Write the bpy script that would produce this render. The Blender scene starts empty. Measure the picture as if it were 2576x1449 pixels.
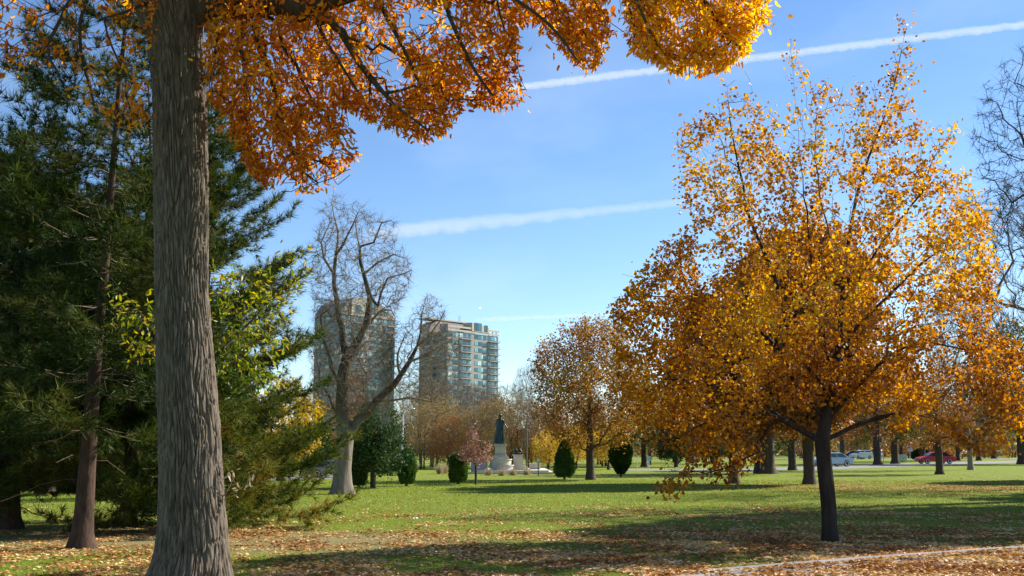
import bpy, bmesh, math, random
import numpy as np
from mathutils import Vector, Matrix, noise as mnoise
R_ = math.radians
random.seed(7)
C = bpy.context.scene.collection
scene = bpy.context.scene

# ------------------------------------------------------------------ camera geometry
F = 2762.0; CX = 1288.0; CY = 724.5; EYE = 1.75
PITCH = math.atan(405.5 / F)
sp_, cp_ = math.sin(PITCH), math.cos(PITCH)
def ray(u, v):
    a = u - CX; b = CY - v
    return np.array([a, F * cp_ - b * sp_, F * sp_ + b * cp_])
def W(u, v, Y):
    d = ray(u, v); return d * (Y / d[1]) + np.array([0, 0, EYE])
def G(u, v):
    d = ray(u, v); return d * (-EYE / d[2]) + np.array([0, 0, EYE])
def atH(u, v, H):
    d = ray(u, v); return d * ((H - EYE) / d[2]) + np.array([0, 0, EYE])

SUN_AZ = R_(61); SUN_EL = R_(35)
SUNV = np.array([math.sin(SUN_AZ) * math.cos(SUN_EL), math.cos(SUN_AZ) * math.cos(SUN_EL), math.sin(SUN_EL)])

# ------------------------------------------------------------------ object helpers
def tag(o, label=None, cat=None, group=None, kind=None):
    if label: o['label'] = label
    if cat: o['category'] = cat
    if group: o['group'] = group
    if kind: o['kind'] = kind
    return o
def thing(name, label, cat, loc=(0, 0, 0), rz=0, group=None):
    o = bpy.data.objects.new(name, None); C.objects.link(o)
    o.location = loc; o.rotation_euler = (0, 0, rz); o.empty_display_size = .3
    return tag(o, label, cat, group)
def copy_tree(o, parent=None):
    c = o.copy(); C.objects.link(c); c.parent = parent
    for ch in list(o.children): copy_tree(ch, c)
    return c
def mesh_np(name, verts, faces, mats, midx=None, smooth=False):
    """verts (N,3); faces: list of int arrays (M,k)"""
    me = bpy.data.meshes.new(name)
    verts = np.asarray(verts, dtype=np.float32).reshape(-1, 3)
    me.vertices.add(len(verts)); me.vertices.foreach_set('co', verts.ravel())
    loops = np.concatenate([np.asarray(f, dtype=np.int32).ravel() for f in faces]) if faces else np.zeros(0, np.int32)
    tot = np.concatenate([np.full(len(f), np.asarray(f).shape[1], dtype=np.int32) for f in faces])
    me.loops.add(len(loops)); me.loops.foreach_set('vertex_index', loops)
    me.polygons.add(len(tot))
    st = np.zeros(len(tot), dtype=np.int32); st[1:] = np.cumsum(tot)[:-1]
    me.polygons.foreach_set('loop_start', st)
    for m in mats: me.materials.append(m)
    if midx is not None: me.polygons.foreach_set('material_index', np.asarray(midx, dtype=np.int32))
    if smooth is not False:
        s = np.ones(len(tot), dtype=bool) if smooth is True else smooth
        me.polygons.foreach_set('use_smooth', s)
    me.update(calc_edges=True); me.validate()
    return me
def link(name, me, parent=None, loc=None):
    o = bpy.data.objects.new(name, me); C.objects.link(o)
    if parent is not None: o.parent = parent
    if loc is not None: o.location = loc
    return o
class MB:
    """collects simple shapes into ONE mesh"""
    def __init__(s): s.v = []; s.f = []
    def add(s, vs, fs):
        b = len(s.v); s.v += [tuple(map(float, p)) for p in vs]; s.f += [tuple(i + b for i in f) for f in fs]; return s
    def box(s, x0, x1, y0, y1, z0, z1):
        return s.add([(x0,y0,z0),(x1,y0,z0),(x1,y1,z0),(x0,y1,z0),(x0,y0,z1),(x1,y0,z1),(x1,y1,z1),(x0,y1,z1)],
                     [(0,3,2,1),(4,5,6,7),(0,1,5,4),(1,2,6,5),(2,3,7,6),(3,0,4,7)])
    def frus(s, x0, x1, y0, y1, z0, z1, i):
        return s.add([(x0,y0,z0),(x1,y0,z0),(x1,y1,z0),(x0,y1,z0),(x0+i,y0+i,z1),(x1-i,y0+i,z1),(x1-i,y1-i,z1),(x0+i,y1-i,z1)],
                     [(0,3,2,1),(4,5,6,7),(0,1,5,4),(1,2,6,5),(2,3,7,6),(3,0,4,7)])
    def lathe(s, prof, n=24, cx=0, cy=0, sx=1, sy=1, jit=None):
        vs = []; fs = []
        for r, z in prof:
            for k in range(n):
                a = 2*math.pi*k/n
                vs.append((cx + r*sx*math.cos(a), cy + r*sy*math.sin(a), z))
        for i in range(len(prof)-1):
            for k in range(n):
                k2 = (k+1) % n
                fs.append((i*n+k, i*n+k2, (i+1)*n+k2, (i+1)*n+k))
        fs.append(tuple(range(n-1, -1, -1))); fs.append(tuple((len(prof)-1)*n+k for k in range(n)))
        return s.add(vs, fs)
    def tube(s, pts, rad, n=8):
        pts = [Vector(p) for p in pts]
        if not hasattr(rad, '__len__'): rad = [rad]*len(pts)
        vs = []; fs = []; up = None
        for i, p in enumerate(pts):
            t = (pts[min(i+1, len(pts)-1)] - pts[max(i-1, 0)]).normalized()
            if up is None:
                up = Vector((0,0,1)) if abs(t.z) < .9 else Vector((1,0,0))
            a = t.cross(up).normalized(); b = a.cross(t).normalized(); up = b
            for k in range(n):
                q = 2*math.pi*k/n
                vs.append(p + (a*math.cos(q) + b*math.sin(q))*rad[i])
        for i in range(len(pts)-1):
            for k in range(n):
                k2 = (k+1) % n
                fs.append((i*n+k, i*n+k2, (i+1)*n+k2, (i+1)*n+k))
        fs.append(tuple(range(n-1, -1, -1))); fs.append(tuple((len(pts)-1)*n+k for k in range(n)))
        return s.add(vs, fs)
    def prism(s, prof, y0, y1):
        """closed xz outline extruded along y"""
        n = len(prof)
        vs = [(x, y0, z) for x, z in prof] + [(x, y1, z) for x, z in prof]
        fs = [tuple(range(n)), tuple(range(2*n-1, n-1, -1))] + [(i, i+n, (i+1) % n + n, (i+1) % n) for i in range(n)]
        return s.add(vs, fs)
    def xf(s, m):
        s.v = [tuple(m @ Vector(p)) for p in s.v]; return s
    def build(s, name, mat, parent=None, smooth=False, bevel=0, loc=None):
        me = bpy.data.meshes.new(name); me.from_pydata(s.v, [], s.f)
        me.materials.append(mat)
        bm = bmesh.new(); bm.from_mesh(me)
        bmesh.ops.recalc_face_normals(bm, faces=bm.faces)
        if bevel:
            bmesh.ops.bevel(bm, geom=[e for e in bm.edges if len(e.link_faces) == 2 and e.calc_face_angle(0) > .4],
                            offset=bevel, segments=2, affect='EDGES', clamp_overlap=True)
        bm.to_mesh(me); bm.free()
        if smooth:
            for p in me.polygons: p.use_smooth = True
        return link(name, me, parent, loc)

# ------------------------------------------------------------------ materials
def nodes_of(m):
    m.use_nodes = True; nt = m.node_tree
    for n in list(nt.nodes): nt.nodes.remove(n)
    return nt, nt.nodes, nt.links
def ramp(N, stops, interp='LINEAR'):
    r = N.new('ShaderNodeValToRGB'); r.color_ramp.interpolation = interp
    e = r.color_ramp.elements
    while len(e) > 1: e.remove(e[-1])
    e[0].position = stops[0][0]; e[0].color = (*stops[0][1], 1)
    for p, c in stops[1:]:
        q = e.new(p); q.color = (*c, 1)
    return r
def mixrgb(N, L, a, b, fac, mode='MIX'):
    m = N.new('ShaderNodeMix'); m.data_type = 'RGBA'; m.blend_type = mode
    for sock, val in ((m.inputs[6], a), (m.inputs[7], b)):
        if hasattr(val, 'links') or hasattr(val, 'is_output'): L.new(val, sock)
        else: sock.default_value = (*val, 1)
    if isinstance(fac, (int, float)): m.inputs[0].default_value = fac
    else: L.new(fac, m.inputs[0])
    return m.outputs[2]
def math_(N, L, op, a, b=None, clamp=False):
    m = N.new('ShaderNodeMath'); m.operation = op; m.use_clamp = clamp
    for s, v in ((0, a), (1, b)):
        if v is None: continue
        if isinstance(v, (int, float)): m.inputs[s].default_value = v
        else: L.new(v, m.inputs[s])
    return m.outputs[0]
def noise_(N, L, scale, detail=3, rough=.55, vec=None, stretch=None, coord='Object'):
    n = N.new('ShaderNodeTexNoise'); n.inputs['Scale'].default_value = scale
    n.inputs['Detail'].default_value = detail; n.inputs['Roughness'].default_value = rough
    if vec is None:
        tc = N.new('ShaderNodeTexCoord'); vec = tc.outputs[coord]
    if stretch:
        mp = N.new('ShaderNodeMapping'); mp.inputs['Scale'].default_value = stretch
        L.new(vec, mp.inputs['Vector']); vec = mp.outputs[0]
    L.new(vec, n.inputs['Vector']); return n.outputs['Fac']

def mat_simple(name, c, rough=.7, metal=0, var=.15, scale=8, spec=.5, bump=0, coat=0):
    m = bpy.data.materials.new(name); nt, N, L = nodes_of(m)
    o = N.new('ShaderNodeOutputMaterial'); p = N.new('ShaderNodeBsdfPrincipled')
    f = noise_(N, L, scale, 4)
    r = ramp(N, [(.3, tuple(x*(1-var) for x in c)), (.7, tuple(min(1, x*(1+var)) for x in c))])
    L.new(f, r.inputs[0]); L.new(r.outputs[0], p.inputs['Base Color'])
    p.inputs['Roughness'].default_value = rough; p.inputs['Metallic'].default_value = metal
    p.inputs['Specular IOR Level'].default_value = spec
    if coat: p.inputs['Coat Weight'].default_value = coat
    if bump:
        b = N.new('ShaderNodeBump'); b.inputs['Strength'].default_value = .6; b.inputs['Distance'].default_value = bump
        L.new(noise_(N, L, scale*3, 4), b.inputs['Height']); L.new(b.outputs[0], p.inputs['Normal'])
    L.new(p.outputs[0], o.inputs[0]); return m
def mat_leaf(name, stops, transl=.45, patch=None, pscale=.6, rough=.45, spec=.35, tboost=1.0):
    """random colour per leaf, slow patches through the crown, light passing through"""
    m = bpy.data.materials.new(name); nt, N, L = nodes_of(m)
    o = N.new('ShaderNodeOutputMaterial'); p = N.new('ShaderNodeBsdfPrincipled'); t = N.new('ShaderNodeBsdfTranslucent')
    g = N.new('ShaderNodeNewGeometry'); r = ramp(N, stops); 
    n = noise_(N, L, pscale, 2)
    f = math_(N, L, 'ADD', math_(N, L, 'MULTIPLY', g.outputs['Random Per Island'], .62), math_(N, L, 'MULTIPLY', math_(N, L, 'SUBTRACT', n, .5), 1.6))
    f = math_(N, L, 'ADD', f, .19, True)
    L.new(f, r.inputs[0]); col = r.outputs[0]
    L.new(col, p.inputs['Base Color']); p.inputs['Roughness'].default_value = rough
    p.inputs['Specular IOR Level'].default_value = spec
    hs = N.new('ShaderNodeHueSaturation'); hs.inputs['Saturation'].default_value = 1.12; hs.inputs['Value'].default_value = tboost
    L.new(col, hs.inputs['Color']); L.new(hs.outputs[0], t.inputs[0])
    mx = N.new('ShaderNodeMixShader'); mx.inputs[0].default_value = transl
    L.new(p.outputs[0], mx.inputs[1]); L.new(t.outputs[0], mx.inputs[2]); L.new(mx.outputs[0], o.inputs[0])
    return m
def mat_bark(name, c1, c2, scale=9, stretch=(1, 1, .18), bump=.03):
    m = bpy.data.materials.new(name); nt, N, L = nodes_of(m)
    o = N.new('ShaderNodeOutputMaterial'); p = N.new('ShaderNodeBsdfPrincipled')
    f = noise_(N, L, scale, 6, .65, stretch=stretch)
    f2 = noise_(N, L, 1.3, 3)
    r = ramp(N, [(.32, c1), (.68, c2)]); L.new(f, r.inputs[0])
    col = mixrgb(N, L, r.outputs[0], (c2[0]*.7, c2[1]*.72, c2[2]*.66), math_(N, L, 'MULTIPLY', f2, .5), 'MIX')
    L.new(col, p.inputs['Base Color']); p.inputs['Roughness'].default_value = .9; p.inputs['Specular IOR Level'].default_value = .2
    b = N.new('ShaderNodeBump'); b.inputs['Strength'].default_value = .9; b.inputs['Distance'].default_value = bump
    L.new(f, b.inputs['Height']); L.new(b.outputs[0], p.inputs['Normal'])
    L.new(p.outputs[0], o.inputs[0]); return m

M = {}
M['ash_bark'] = mat_bark('ash_bark', (.022,.015,.011), (.215,.172,.135), 20, (1,1,.25), .009)
M['dark_bark'] = mat_bark('dark_bark', (.035,.026,.02), (.11,.085,.07), 10)
M['linden_bark'] = mat_bark('linden_bark', (.012,.009,.008), (.065,.05,.042), 9)
M['pine_bark'] = mat_bark('pine_bark', (.018,.011,.008), (.10,.062,.045), 7, (1,1,.35), .04)
M['grey_bark'] = mat_bark('grey_bark', (.15,.125,.10), (.36,.31,.26), 6, (1,1,.15), .05)
M['twig_grey'] = mat_bark('twig_grey', (.16,.13,.10), (.30,.25,.20), 4)
M['twig_dark'] = mat_bark('twig_dark', (.03,.024,.02), (.08,.065,.05), 4)
M['twig_brown'] = mat_bark('twig_brown', (.13,.09,.06), (.27,.20,.14), 4)
M['twig_red'] = mat_bark('twig_red', (.12,.07,.05), (.26,.17,.13), 4)
M['ash_leaf'] = mat_leaf('ash_leaf', [(.0,(.26,.055,.008)),(.35,(.48,.13,.010)),(.68,(.74,.28,.015)),(1,(.88,.50,.04))], .62, pscale=.35, tboost=1.15)
M['ash_leaf_yellow'] = mat_leaf('ash_leaf_yellow', [(.0,(.50,.17,.012)),(.4,(.80,.38,.015)),(.75,(.93,.55,.03)),(1,(.95,.68,.06))], .62, pscale=.5, tboost=1.15)
M['linden_leaf'] = mat_leaf('linden_leaf', [(.0,(.13,.045,.015)),(.18,(.32,.11,.015)),(.4,(.58,.25,.015)),(.7,(.78,.42,.02)),(1,(.85,.60,.07))], .5, pscale=.45, rough=.5, spec=.35)
M['linden_leaf_orange'] = mat_leaf('linden_leaf_orange', [(.0,(.16,.055,.01)),(.22,(.40,.14,.012)),(.5,(.64,.26,.015)),(.8,(.80,.42,.02)),(1,(.86,.58,.06))], .5, pscale=.45, rough=.5, spec=.35)
M['green_leaf'] = mat_leaf('green_leaf', [(.0,(.06,.10,.015)),(.35,(.16,.22,.02)),(.6,(.40,.38,.025)),(.85,(.55,.34,.03)),(1,(.5,.22,.03))], .5, pscale=.6)
M['pine_needle'] = mat_leaf('pine_needle', [(.0,(.010,.026,.006)),(.45,(.030,.056,.011)),(.75,(.085,.110,.020)),(1,(.19,.15,.03))], .25, pscale=.5, rough=.65, spec=.12)
M['pine_needle_warm'] = mat_leaf('pine_needle_warm', [(.0,(.025,.050,.010)),(.45,(.075,.110,.018)),(.75,(.17,.18,.03)),(1,(.34,.20,.04))], .25, pscale=.5, rough=.65, spec=.12)
M['evergreen'] = mat_leaf('evergreen', [(.0,(.015,.04,.012)),(.5,(.035,.085,.022)),(1,(.08,.13,.03))], .25, pscale=.8, rough=.6, spec=.15)
M['shrub_green'] = mat_leaf('shrub_green', [(.0,(.045,.10,.025)),(.5,(.09,.18,.035)),(1,(.20,.26,.06))], .2, pscale=1.2)
M['oak_leaf'] = mat_leaf('oak_leaf', [(.0,(.18,.07,.02)),(.35,(.36,.15,.035)),(.6,(.50,.25,.05)),(.8,(.34,.27,.05)),(1,(.58,.32,.09))], .4, pscale=.35)
M['pink_leaf'] = mat_leaf('pink_leaf', [(.0,(.17,.07,.045)),(.4,(.34,.17,.12)),(.8,(.50,.32,.24)),(1,(.60,.44,.34))], .35, pscale=.8)
M['willow_leaf'] = mat_leaf('willow_leaf', [(.0,(.20,.13,.05)),(.5,(.34,.24,.08)),(1,(.46,.34,.10))], .35, pscale=.25)
M['yellow_leaf'] = mat_leaf('yellow_leaf', [(.0,(.40,.24,.02)),(.5,(.62,.40,.03)),(1,(.72,.50,.06))], .45, pscale=.4)
M['rust_leaf'] = mat_leaf('rust_leaf', [(.0,(.20,.07,.025)),(.5,(.36,.14,.04)),(1,(.50,.24,.07))], .4, pscale=.3)
M['olive_leaf'] = mat_leaf('olive_leaf', [(.0,(.07,.08,.02)),(.5,(.17,.17,.035)),(1,(.34,.28,.05))], .4, pscale=.3)
M['straw'] = mat_leaf('straw', [(.0,(.34,.26,.14)),(1,(.60,.50,.32))], .3, pscale=1)

# ------------------------------------------------------------------ leaf templates and scattering
LEAF = (np.array([[0,0,0],[.25,-.17,.04],[.65,-.15,.03],[1,0,-.06],[.65,.15,.03],[.25,.17,.04]], float), np.array([[0,1,2,3],[0,3,4,5]]))
ROUND = (np.array([[0,0,0],[.12,-.34,.08],[.6,-.40,.05],[1,0,-.1],[.6,.40,.05],[.12,.34,.08]], float), np.array([[0,1,2,3],[0,3,4,5]]))
QUAD = (np.array([[0,0,0],[.5,-.32,.1],[1,0,0],[.5,.32,.1]], float), np.array([[0,1,2,3]]))
def scatter(tpl, pos, d, size, rng, roll=None):
    """one copy of tpl at each pos, its x axis along d"""
    V, Fc = tpl; n = len(pos)
    d = d / (np.linalg.norm(d, axis=1, keepdims=True) + 1e-9)
    a = rng.normal(size=(n, 3)); a -= (a*d).sum(1, keepdims=True)*d; a /= np.linalg.norm(a, axis=1, keepdims=True) + 1e-9
    b = np.cross(d, a)
    s = size[:, None, None] if hasattr(size, '__len__') else size
    P = pos[:, None, :] + s*(V[None, :, 0:1]*d[:, None, :] + V[None, :, 1:2]*a[:, None, :] + V[None, :, 2:3]*b[:, None, :])
    f = (Fc[None] + (np.arange(n)*len(V))[:, None, None]).reshape(-1, Fc.shape[1])
    return P.reshape(-1, 3), f
def needles(pos, d, length, rng, k=12, w=.05, spread=.75):
    """a tuft of k needles at each pos: slim triangles fanned about d"""
    n = len(pos); d = d/(np.linalg.norm(d, axis=1, keepdims=True)+1e-9)
    D = np.repeat(d, k, 0) + rng.normal(size=(n*k, 3))*spread; D /= np.linalg.norm(D, axis=1, keepdims=True)
    P = np.repeat(pos, k, 0) + D*.0
    a = np.cross(D, rng.normal(size=(n*k, 3))); a /= np.linalg.norm(a, axis=1, keepdims=True)+1e-9
    ln = np.repeat(length if hasattr(length, '__len__') else np.full(n, length), k)[:, None]*rng.uniform(.7, 1.15, (n*k, 1))
    V = np.stack([P - a*ln*w, P + a*ln*w, P + D*ln], 1).reshape(-1, 3)
    return V, np.arange(n*k*3).reshape(-1, 3)

# ------------------------------------------------------------------ tree skeletons
def in_poly(P, poly):
    poly = np.asarray(poly, float); x, y = P[:, 0], P[:, 1]; ins = np.zeros(len(P), bool); j = len(poly)-1
    for i in range(len(poly)):
        xi, yi = poly[i]; xj, yj = poly[j]
        c = ((yi > y) != (yj > y)) & (x < (xj-xi)*(y-yi)/(yj-yi+1e-12)+xi); ins ^= c; j = i
    return ins
def edge_dist(P, poly):
    poly = np.asarray(poly, float); best = np.full(len(P), 1e9)
    for i in range(len(poly)):
        a = poly[i]; b = poly[(i+1) % len(poly)]; ab = b-a
        t = np.clip(((P-a) @ ab)/(ab @ ab+1e-9), 0, 1); q = a+t[:, None]*ab
        best = np.minimum(best, np.linalg.norm(P-q, axis=1))
    return best
def poly_cloud(poly, Y, n, depth, rng, dens=None, kd=1.25, yc=0.):
    """points filling the volume whose outline seen along y is poly (pixels at distance Y)"""
    poly = np.asarray(poly, float); lo = poly.min(0); hi = poly.max(0); out = []
    while sum(map(len, out)) < n:
        P = rng.uniform(lo, hi, (n*2, 2)); P = P[in_poly(P, poly)]
        if dens is not None: P = P[rng.uniform(size=len(P)) < dens(P)]
        out.append(P)
    P = np.concatenate(out)[:n]; ed = edge_dist(P, poly)*Y/F
    dr = np.minimum(depth, ed*kd+.25)
    off = rng.uniform(-1, 1, n)*dr + yc
    out3 = np.empty((n, 3))
    for i in range(n): out3[i] = W(P[i, 0], P[i, 1], Y)
    c = np.array([0, 0, 0])
    out3[:, 1] += off          # pushed back or forward along the ground, real depth
    return out3
class Skel:
    def __init__(s): s.p = []; s.par = []; s.path = []
    def add(s, p, par):
        s.p.append(np.asarray(p, float)); s.par.append(par)
        s.path.append(0 if par < 0 else s.path[par] + np.linalg.norm(s.p[-1]-s.p[par])); return len(s.p)-1
    def line(s, pts, par=-1, step=.35, wob=0, rng=None):
        idx = []
        pts = [np.asarray(q, float) for q in pts]
        # catmull-rom through the points
        if par >= 0: pts = [s.p[par]] + pts
        q = [2*pts[0]-pts[1]] + pts + [2*pts[-1]-pts[-2]]
        first = True
        for i in range(1, len(q)-2):
            n = max(1, int(np.linalg.norm(q[i+1]-q[i])/step))
            for k in range(0 if (i == 1 and par < 0) else 1, n+1):
                t = k/n
                if i > 1 and k == 0: continue
                v = .5*((2*q[i])+(-q[i-1]+q[i+1])*t+(2*q[i-1]-5*q[i]+4*q[i+1]-q[i+2])*t*t+(-q[i-1]+3*q[i]-3*q[i+1]+q[i+2])*t**3)
                if wob and 0 < t < 1: v = v + rng.normal(size=3)*wob
                par = s.add(v, par); idx.append(par)
        return idx
def grow(sk, pts, alpha=.35, power=1.0, maxseg=.5, jit=.08, rng=None, minidx=0, droop=0.):
    """attach each point where the way to it from the root stays short"""
    base = np.array(sk.p[minidx:])
    d0 = np.array([np.min(np.linalg.norm(base-p, axis=1)) for p in pts])
    order = np.argsort(d0)
    cap = len(sk.p) + len(pts)*6 + 10
    P = np.zeros((cap, 3)); L = np.zeros(cap); n = len(sk.p)
    P[:n] = sk.p; L[:n] = sk.path; L[:minidx] = 1e6
    for i in order:
        p = pts[i]
        dv = P[:n]-p; d = np.sqrt((dv*dv).sum(1))
        cost = d**power + alpha*L[:n]
        j = int(np.argmin(cost)); dist = d[j]
        k = max(1, min(5, int(math.ceil(dist/maxseg))))
        a = P[j].copy(); par = j
        for q in range(1, k+1):
            t = q/k; v = a+(p-a)*t
            if q < k:
                v = v + rng.normal(size=3)*jit*dist*.5 + np.array([0, 0, droop*dist*4*t*(1-t)])
            par = sk.add(v, par); P[n] = v; L[n] = sk.path[par]; n += 1
    return sk
def radii(sk, tip, base_r, gam=1.35):
    n = len(sk.p); par = np.array(sk.par); cnt = np.zeros(n)
    has = np.zeros(n, bool); has[par[par >= 0]] = True
    ntip = max(2, int((~has).sum())); e = math.log(ntip)/math.log(base_r/tip)
    e = max(1.2, e); acc = np.zeros(n); r = np.zeros(n)
    for i in range(n-1, -1, -1):
        r[i] = tip if not has[i] else acc[i]**(1/e)
        if par[i] >= 0: acc[par[i]] += r[i]**e
    return np.maximum(base_r*(r/base_r)**gam, np.minimum(r, tip))
def tubes(sk, r, thr, sides=(12, 6, 4, 3), flare=None):
    """chains of tapering tubes; returns (thick verts, faces), (thin verts, faces)"""
    n = len(sk.p); P = np.array(sk.p); par = sk.par
    kids = [[] for _ in range(n)]; roots = []
    for i in range(n):
        if par[i] >= 0: kids[par[i]].append(i)
        else: roots.append(i)
    out = {0: [[], [], 0], 1: [[], [], 0]}
    stack = [(x, -1) for x in roots]
    while stack:
        st, pa = stack.pop()
        ch = [pa] if pa >= 0 else []
        c = st
        while True:
            ch.append(c)
            if not kids[c]: break
            ks = sorted(kids[c], key=lambda q: -r[q])
            for q in ks[1:]: stack.append((q, c))
            c = ks[0]
        if len(ch) < 2: continue
        pts = P[ch]; rr = r[ch].copy()
        if pa >= 0: rr[0] = min(r[pa]*.9, rr[1]*1.25)
        r0 = rr[1] if pa >= 0 else rr[0]
        ns = sides[0] if r0 > .08 else sides[1] if r0 > .03 else sides[2] if r0 > .012 else sides[3]
        T = np.empty_like(pts); T[1:-1] = pts[2:]-pts[:-2]; T[0] = pts[1]-pts[0]; T[-1] = pts[-1]-pts[-2]
        T /= np.linalg.norm(T, axis=1, keepdims=True)+1e-9
        up = np.array([1., 0, 0]) if abs(T[0][2]) > .8 else np.array([0, 0, 1.])
        A = np.empty_like(T)
        for i in range(len(T)):
            up = up - (up @ T[i])*T[i]; up /= np.linalg.norm(up)+1e-9; A[i] = up
        B = np.cross(T, A)
        an = np.arange(ns)*2*math.pi/ns
        ring = pts[:, None]+rr[:, None, None]*(np.cos(an)[None, :, None]*A[:, None]+np.sin(an)[None, :, None]*B[:, None])
        if flare and pa < 0:
            h, amt = flare
            zz = np.clip(1-(pts[:, 2]-pts[0, 2])/h, 0, 1)**2.2
            lob = 1+.28*np.cos(an*5+1)+.12*np.cos(an*3)
            ring = pts[:, None]+(ring-pts[:, None])*(1+amt*zz[:, None]*lob[None])[:, :, None]
        key = 0 if r0 > thr else 1
        o = out[key]; b = o[2]; m = len(ch)
        o[0].append(ring.reshape(-1, 3))
        i0 = (np.arange(m-1)*ns)[:, None]; k = np.arange(ns)[None]; k2 = (k+1) % ns
        o[1].append((np.stack([i0+k, i0+k2, i0+ns+k2, i0+ns+k], -1)+b).reshape(-1, 4)); o[2] += m*ns
    res = []
    for k in (0, 1):
        v = np.concatenate(out[k][0]) if out[k][0] else np.zeros((0, 3))
        f = np.concatenate(out[k][1]) if out[k][1] else np.zeros((0, 4), int)
        res.append((v, f))
    return res
def leaf_spots(sk, r, thr, per, spread, rng, along=True, keep=None):
    P = np.array(sk.p); par = np.array(sk.par); idx = np.where((r < thr) & (par >= 0))[0]
    if keep is not None: idx = idx[keep(P[idx])]
    a = P[par[idx]]; b = P[idx]; d = b-a; d /= np.linalg.norm(d, axis=1, keepdims=True)+1e-9
    cnt = per if per >= 1 else 1
    if per < 1:
        m = rng.uniform(size=len(idx)) < per; a, b, d = a[m], b[m], d[m]
    k = int(cnt)
    A = np.repeat(a, k, 0); B = np.repeat(b, k, 0); D = np.repeat(d, k, 0)
    t = rng.uniform(0, 1, (len(A), 1)); pos = A+(B-A)*t + rng.normal(size=A.shape)*spread
    return pos, D
def sprays(sk, r, thr, k, length, w, rng, up=.5, spread=.7):
    """fine end twigs: slim tapering slivers leaving every thin branch"""
    P = np.array(sk.p); par = np.array(sk.par); idx = np.where((r < thr) & (par >= 0))[0]
    a = P[par[idx]]; b = P[idx]; d = b-a; d /= np.linalg.norm(d, axis=1, keepdims=True)+1e-9
    A = np.repeat(a, k, 0); B = np.repeat(b, k, 0); D = np.repeat(d, k, 0)+rng.normal(size=(len(A), 3))*spread; D[:, 2] += up
    pos = A+(B-A)*rng.uniform(0, 1, (len(A), 1))
    V, f = needles(pos, D, length*rng.uniform(.5, 1.2, len(pos)), rng, 1, w, .01); return V, f
def tree_parts(name, root, sk, r, thr, leaves, bark, twig, origin, flare=None, sides=(12, 6, 4, 3)):
    """leaves: list of (verts, faces(k), material). Makes 'trunk' and 'crown' children"""
    (v0, f0), (v1, f1) = tubes(sk, r, thr, sides, flare)
    o = np.asarray(origin, float)
    tr = link('trunk', mesh_np(name+'_trunk', v0-o, [f0], [bark], smooth=True), root)
    vs = [v1]; fs = [f1]; ms = [np.zeros(len(f1), int)]; mats = [twig]; nb = len(v1); sm = [np.ones(len(f1), bool)]
    for V, Fc, m in leaves:
        if len(V) == 0: continue
        mats.append(m); vs.append(V); fs.append(Fc+nb); nb += len(V); ms.append(np.full(len(Fc), len(mats)-1)); sm.append(np.zeros(len(Fc), bool))
    crown = link('crown', mesh_np(name+'_crown', np.concatenate(vs)-o, fs, mats, np.concatenate(ms), smooth=np.concatenate(sm)), root)
    return tr, crown

# ================================================================== GROUND
def ground_material():
    m = bpy.data.materials.new('lawn'); nt, N, L = nodes_of(m)
    o = N.new('ShaderNodeOutputMaterial'); p = N.new('ShaderNodeBsdfPrincipled')
    tc = N.new('ShaderNodeTexCoord'); vec = tc.outputs['Object']
    fine = noise_(N, L, 22, 5, .7, vec); mid = noise_(N, L, 1.1, 4, .6, vec); big = noise_(N, L, .11, 3, .5, vec)
    g = ramp(N, [(.25, (.10,.145,.010)), (.5, (.19,.25,.018)), (.75, (.30,.35,.03))]); L.new(fine, g.inputs[0])
    g2 = mixrgb(N, L, g.outputs[0], (.155,.185,.045), math_(N, L, 'MULTIPLY', big, .8))
    # scattered litter tint of leaf crumbs (thickest below the linden and by the pines), by place
    sx = N.new('ShaderNodeSeparateXYZ'); L.new(vec, sx.inputs[0])
    def blob(cx, cy, rx, ry, soft=1.0):
        a = math_(N, L, 'DIVIDE', math_(N, L, 'SUBTRACT', sx.outputs[0], cx), rx)
        b = math_(N, L, 'DIVIDE', math_(N, L, 'SUBTRACT', sx.outputs[1], cy), ry)
        d = math_(N, L, 'ADD', math_(N, L, 'MULTIPLY', a, a), math_(N, L, 'MULTIPLY', b, b))
        d = math_(N, L, 'ADD', d, math_(N, L, 'MULTIPLY', math_(N, L, 'SUBTRACT', mid, .5), 1.6))
        mr = N.new('ShaderNodeMapRange'); mr.inputs[1].default_value = 1+soft*.5; mr.inputs[2].default_value = 1-soft*.6
        L.new(d, mr.inputs[0]); return mr.outputs[0]
    dirt = blob(-4.2, 21.5, 3.6, 2.6); dirt2 = blob(-8.5, 22.5, 4.2, 3.6)
    lit = blob(8, 20, 8, 5.5)
    soil = ramp(N, [(.3, (.20,.135,.085)), (.7, (.40,.29,.19))]); L.new(fine, soil.inputs[0])
    c = mixrgb(N, L, g2, soil.outputs[0], math_(N, L, 'MULTIPLY', math_(N, L, 'MAXIMUM', dirt, dirt2), .62))
    c = mixrgb(N, L, c, (.16,.085,.035), math_(N, L, 'MULTIPLY', lit, .5))
    L.new(c, p.inputs['Base Color']); p.inputs['Roughness'].default_value = .95; p.inputs['Specular IOR Level'].default_value = .1
    b = N.new('ShaderNodeBump'); b.inputs['Strength'].default_value = 1; b.inputs['Distance'].default_value = .06
    L.new(fine, b.inputs['Height']); L.new(b.outputs[0], p.inputs['Normal'])
    L.new(p.outputs[0], o.inputs[0]); return m
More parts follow.
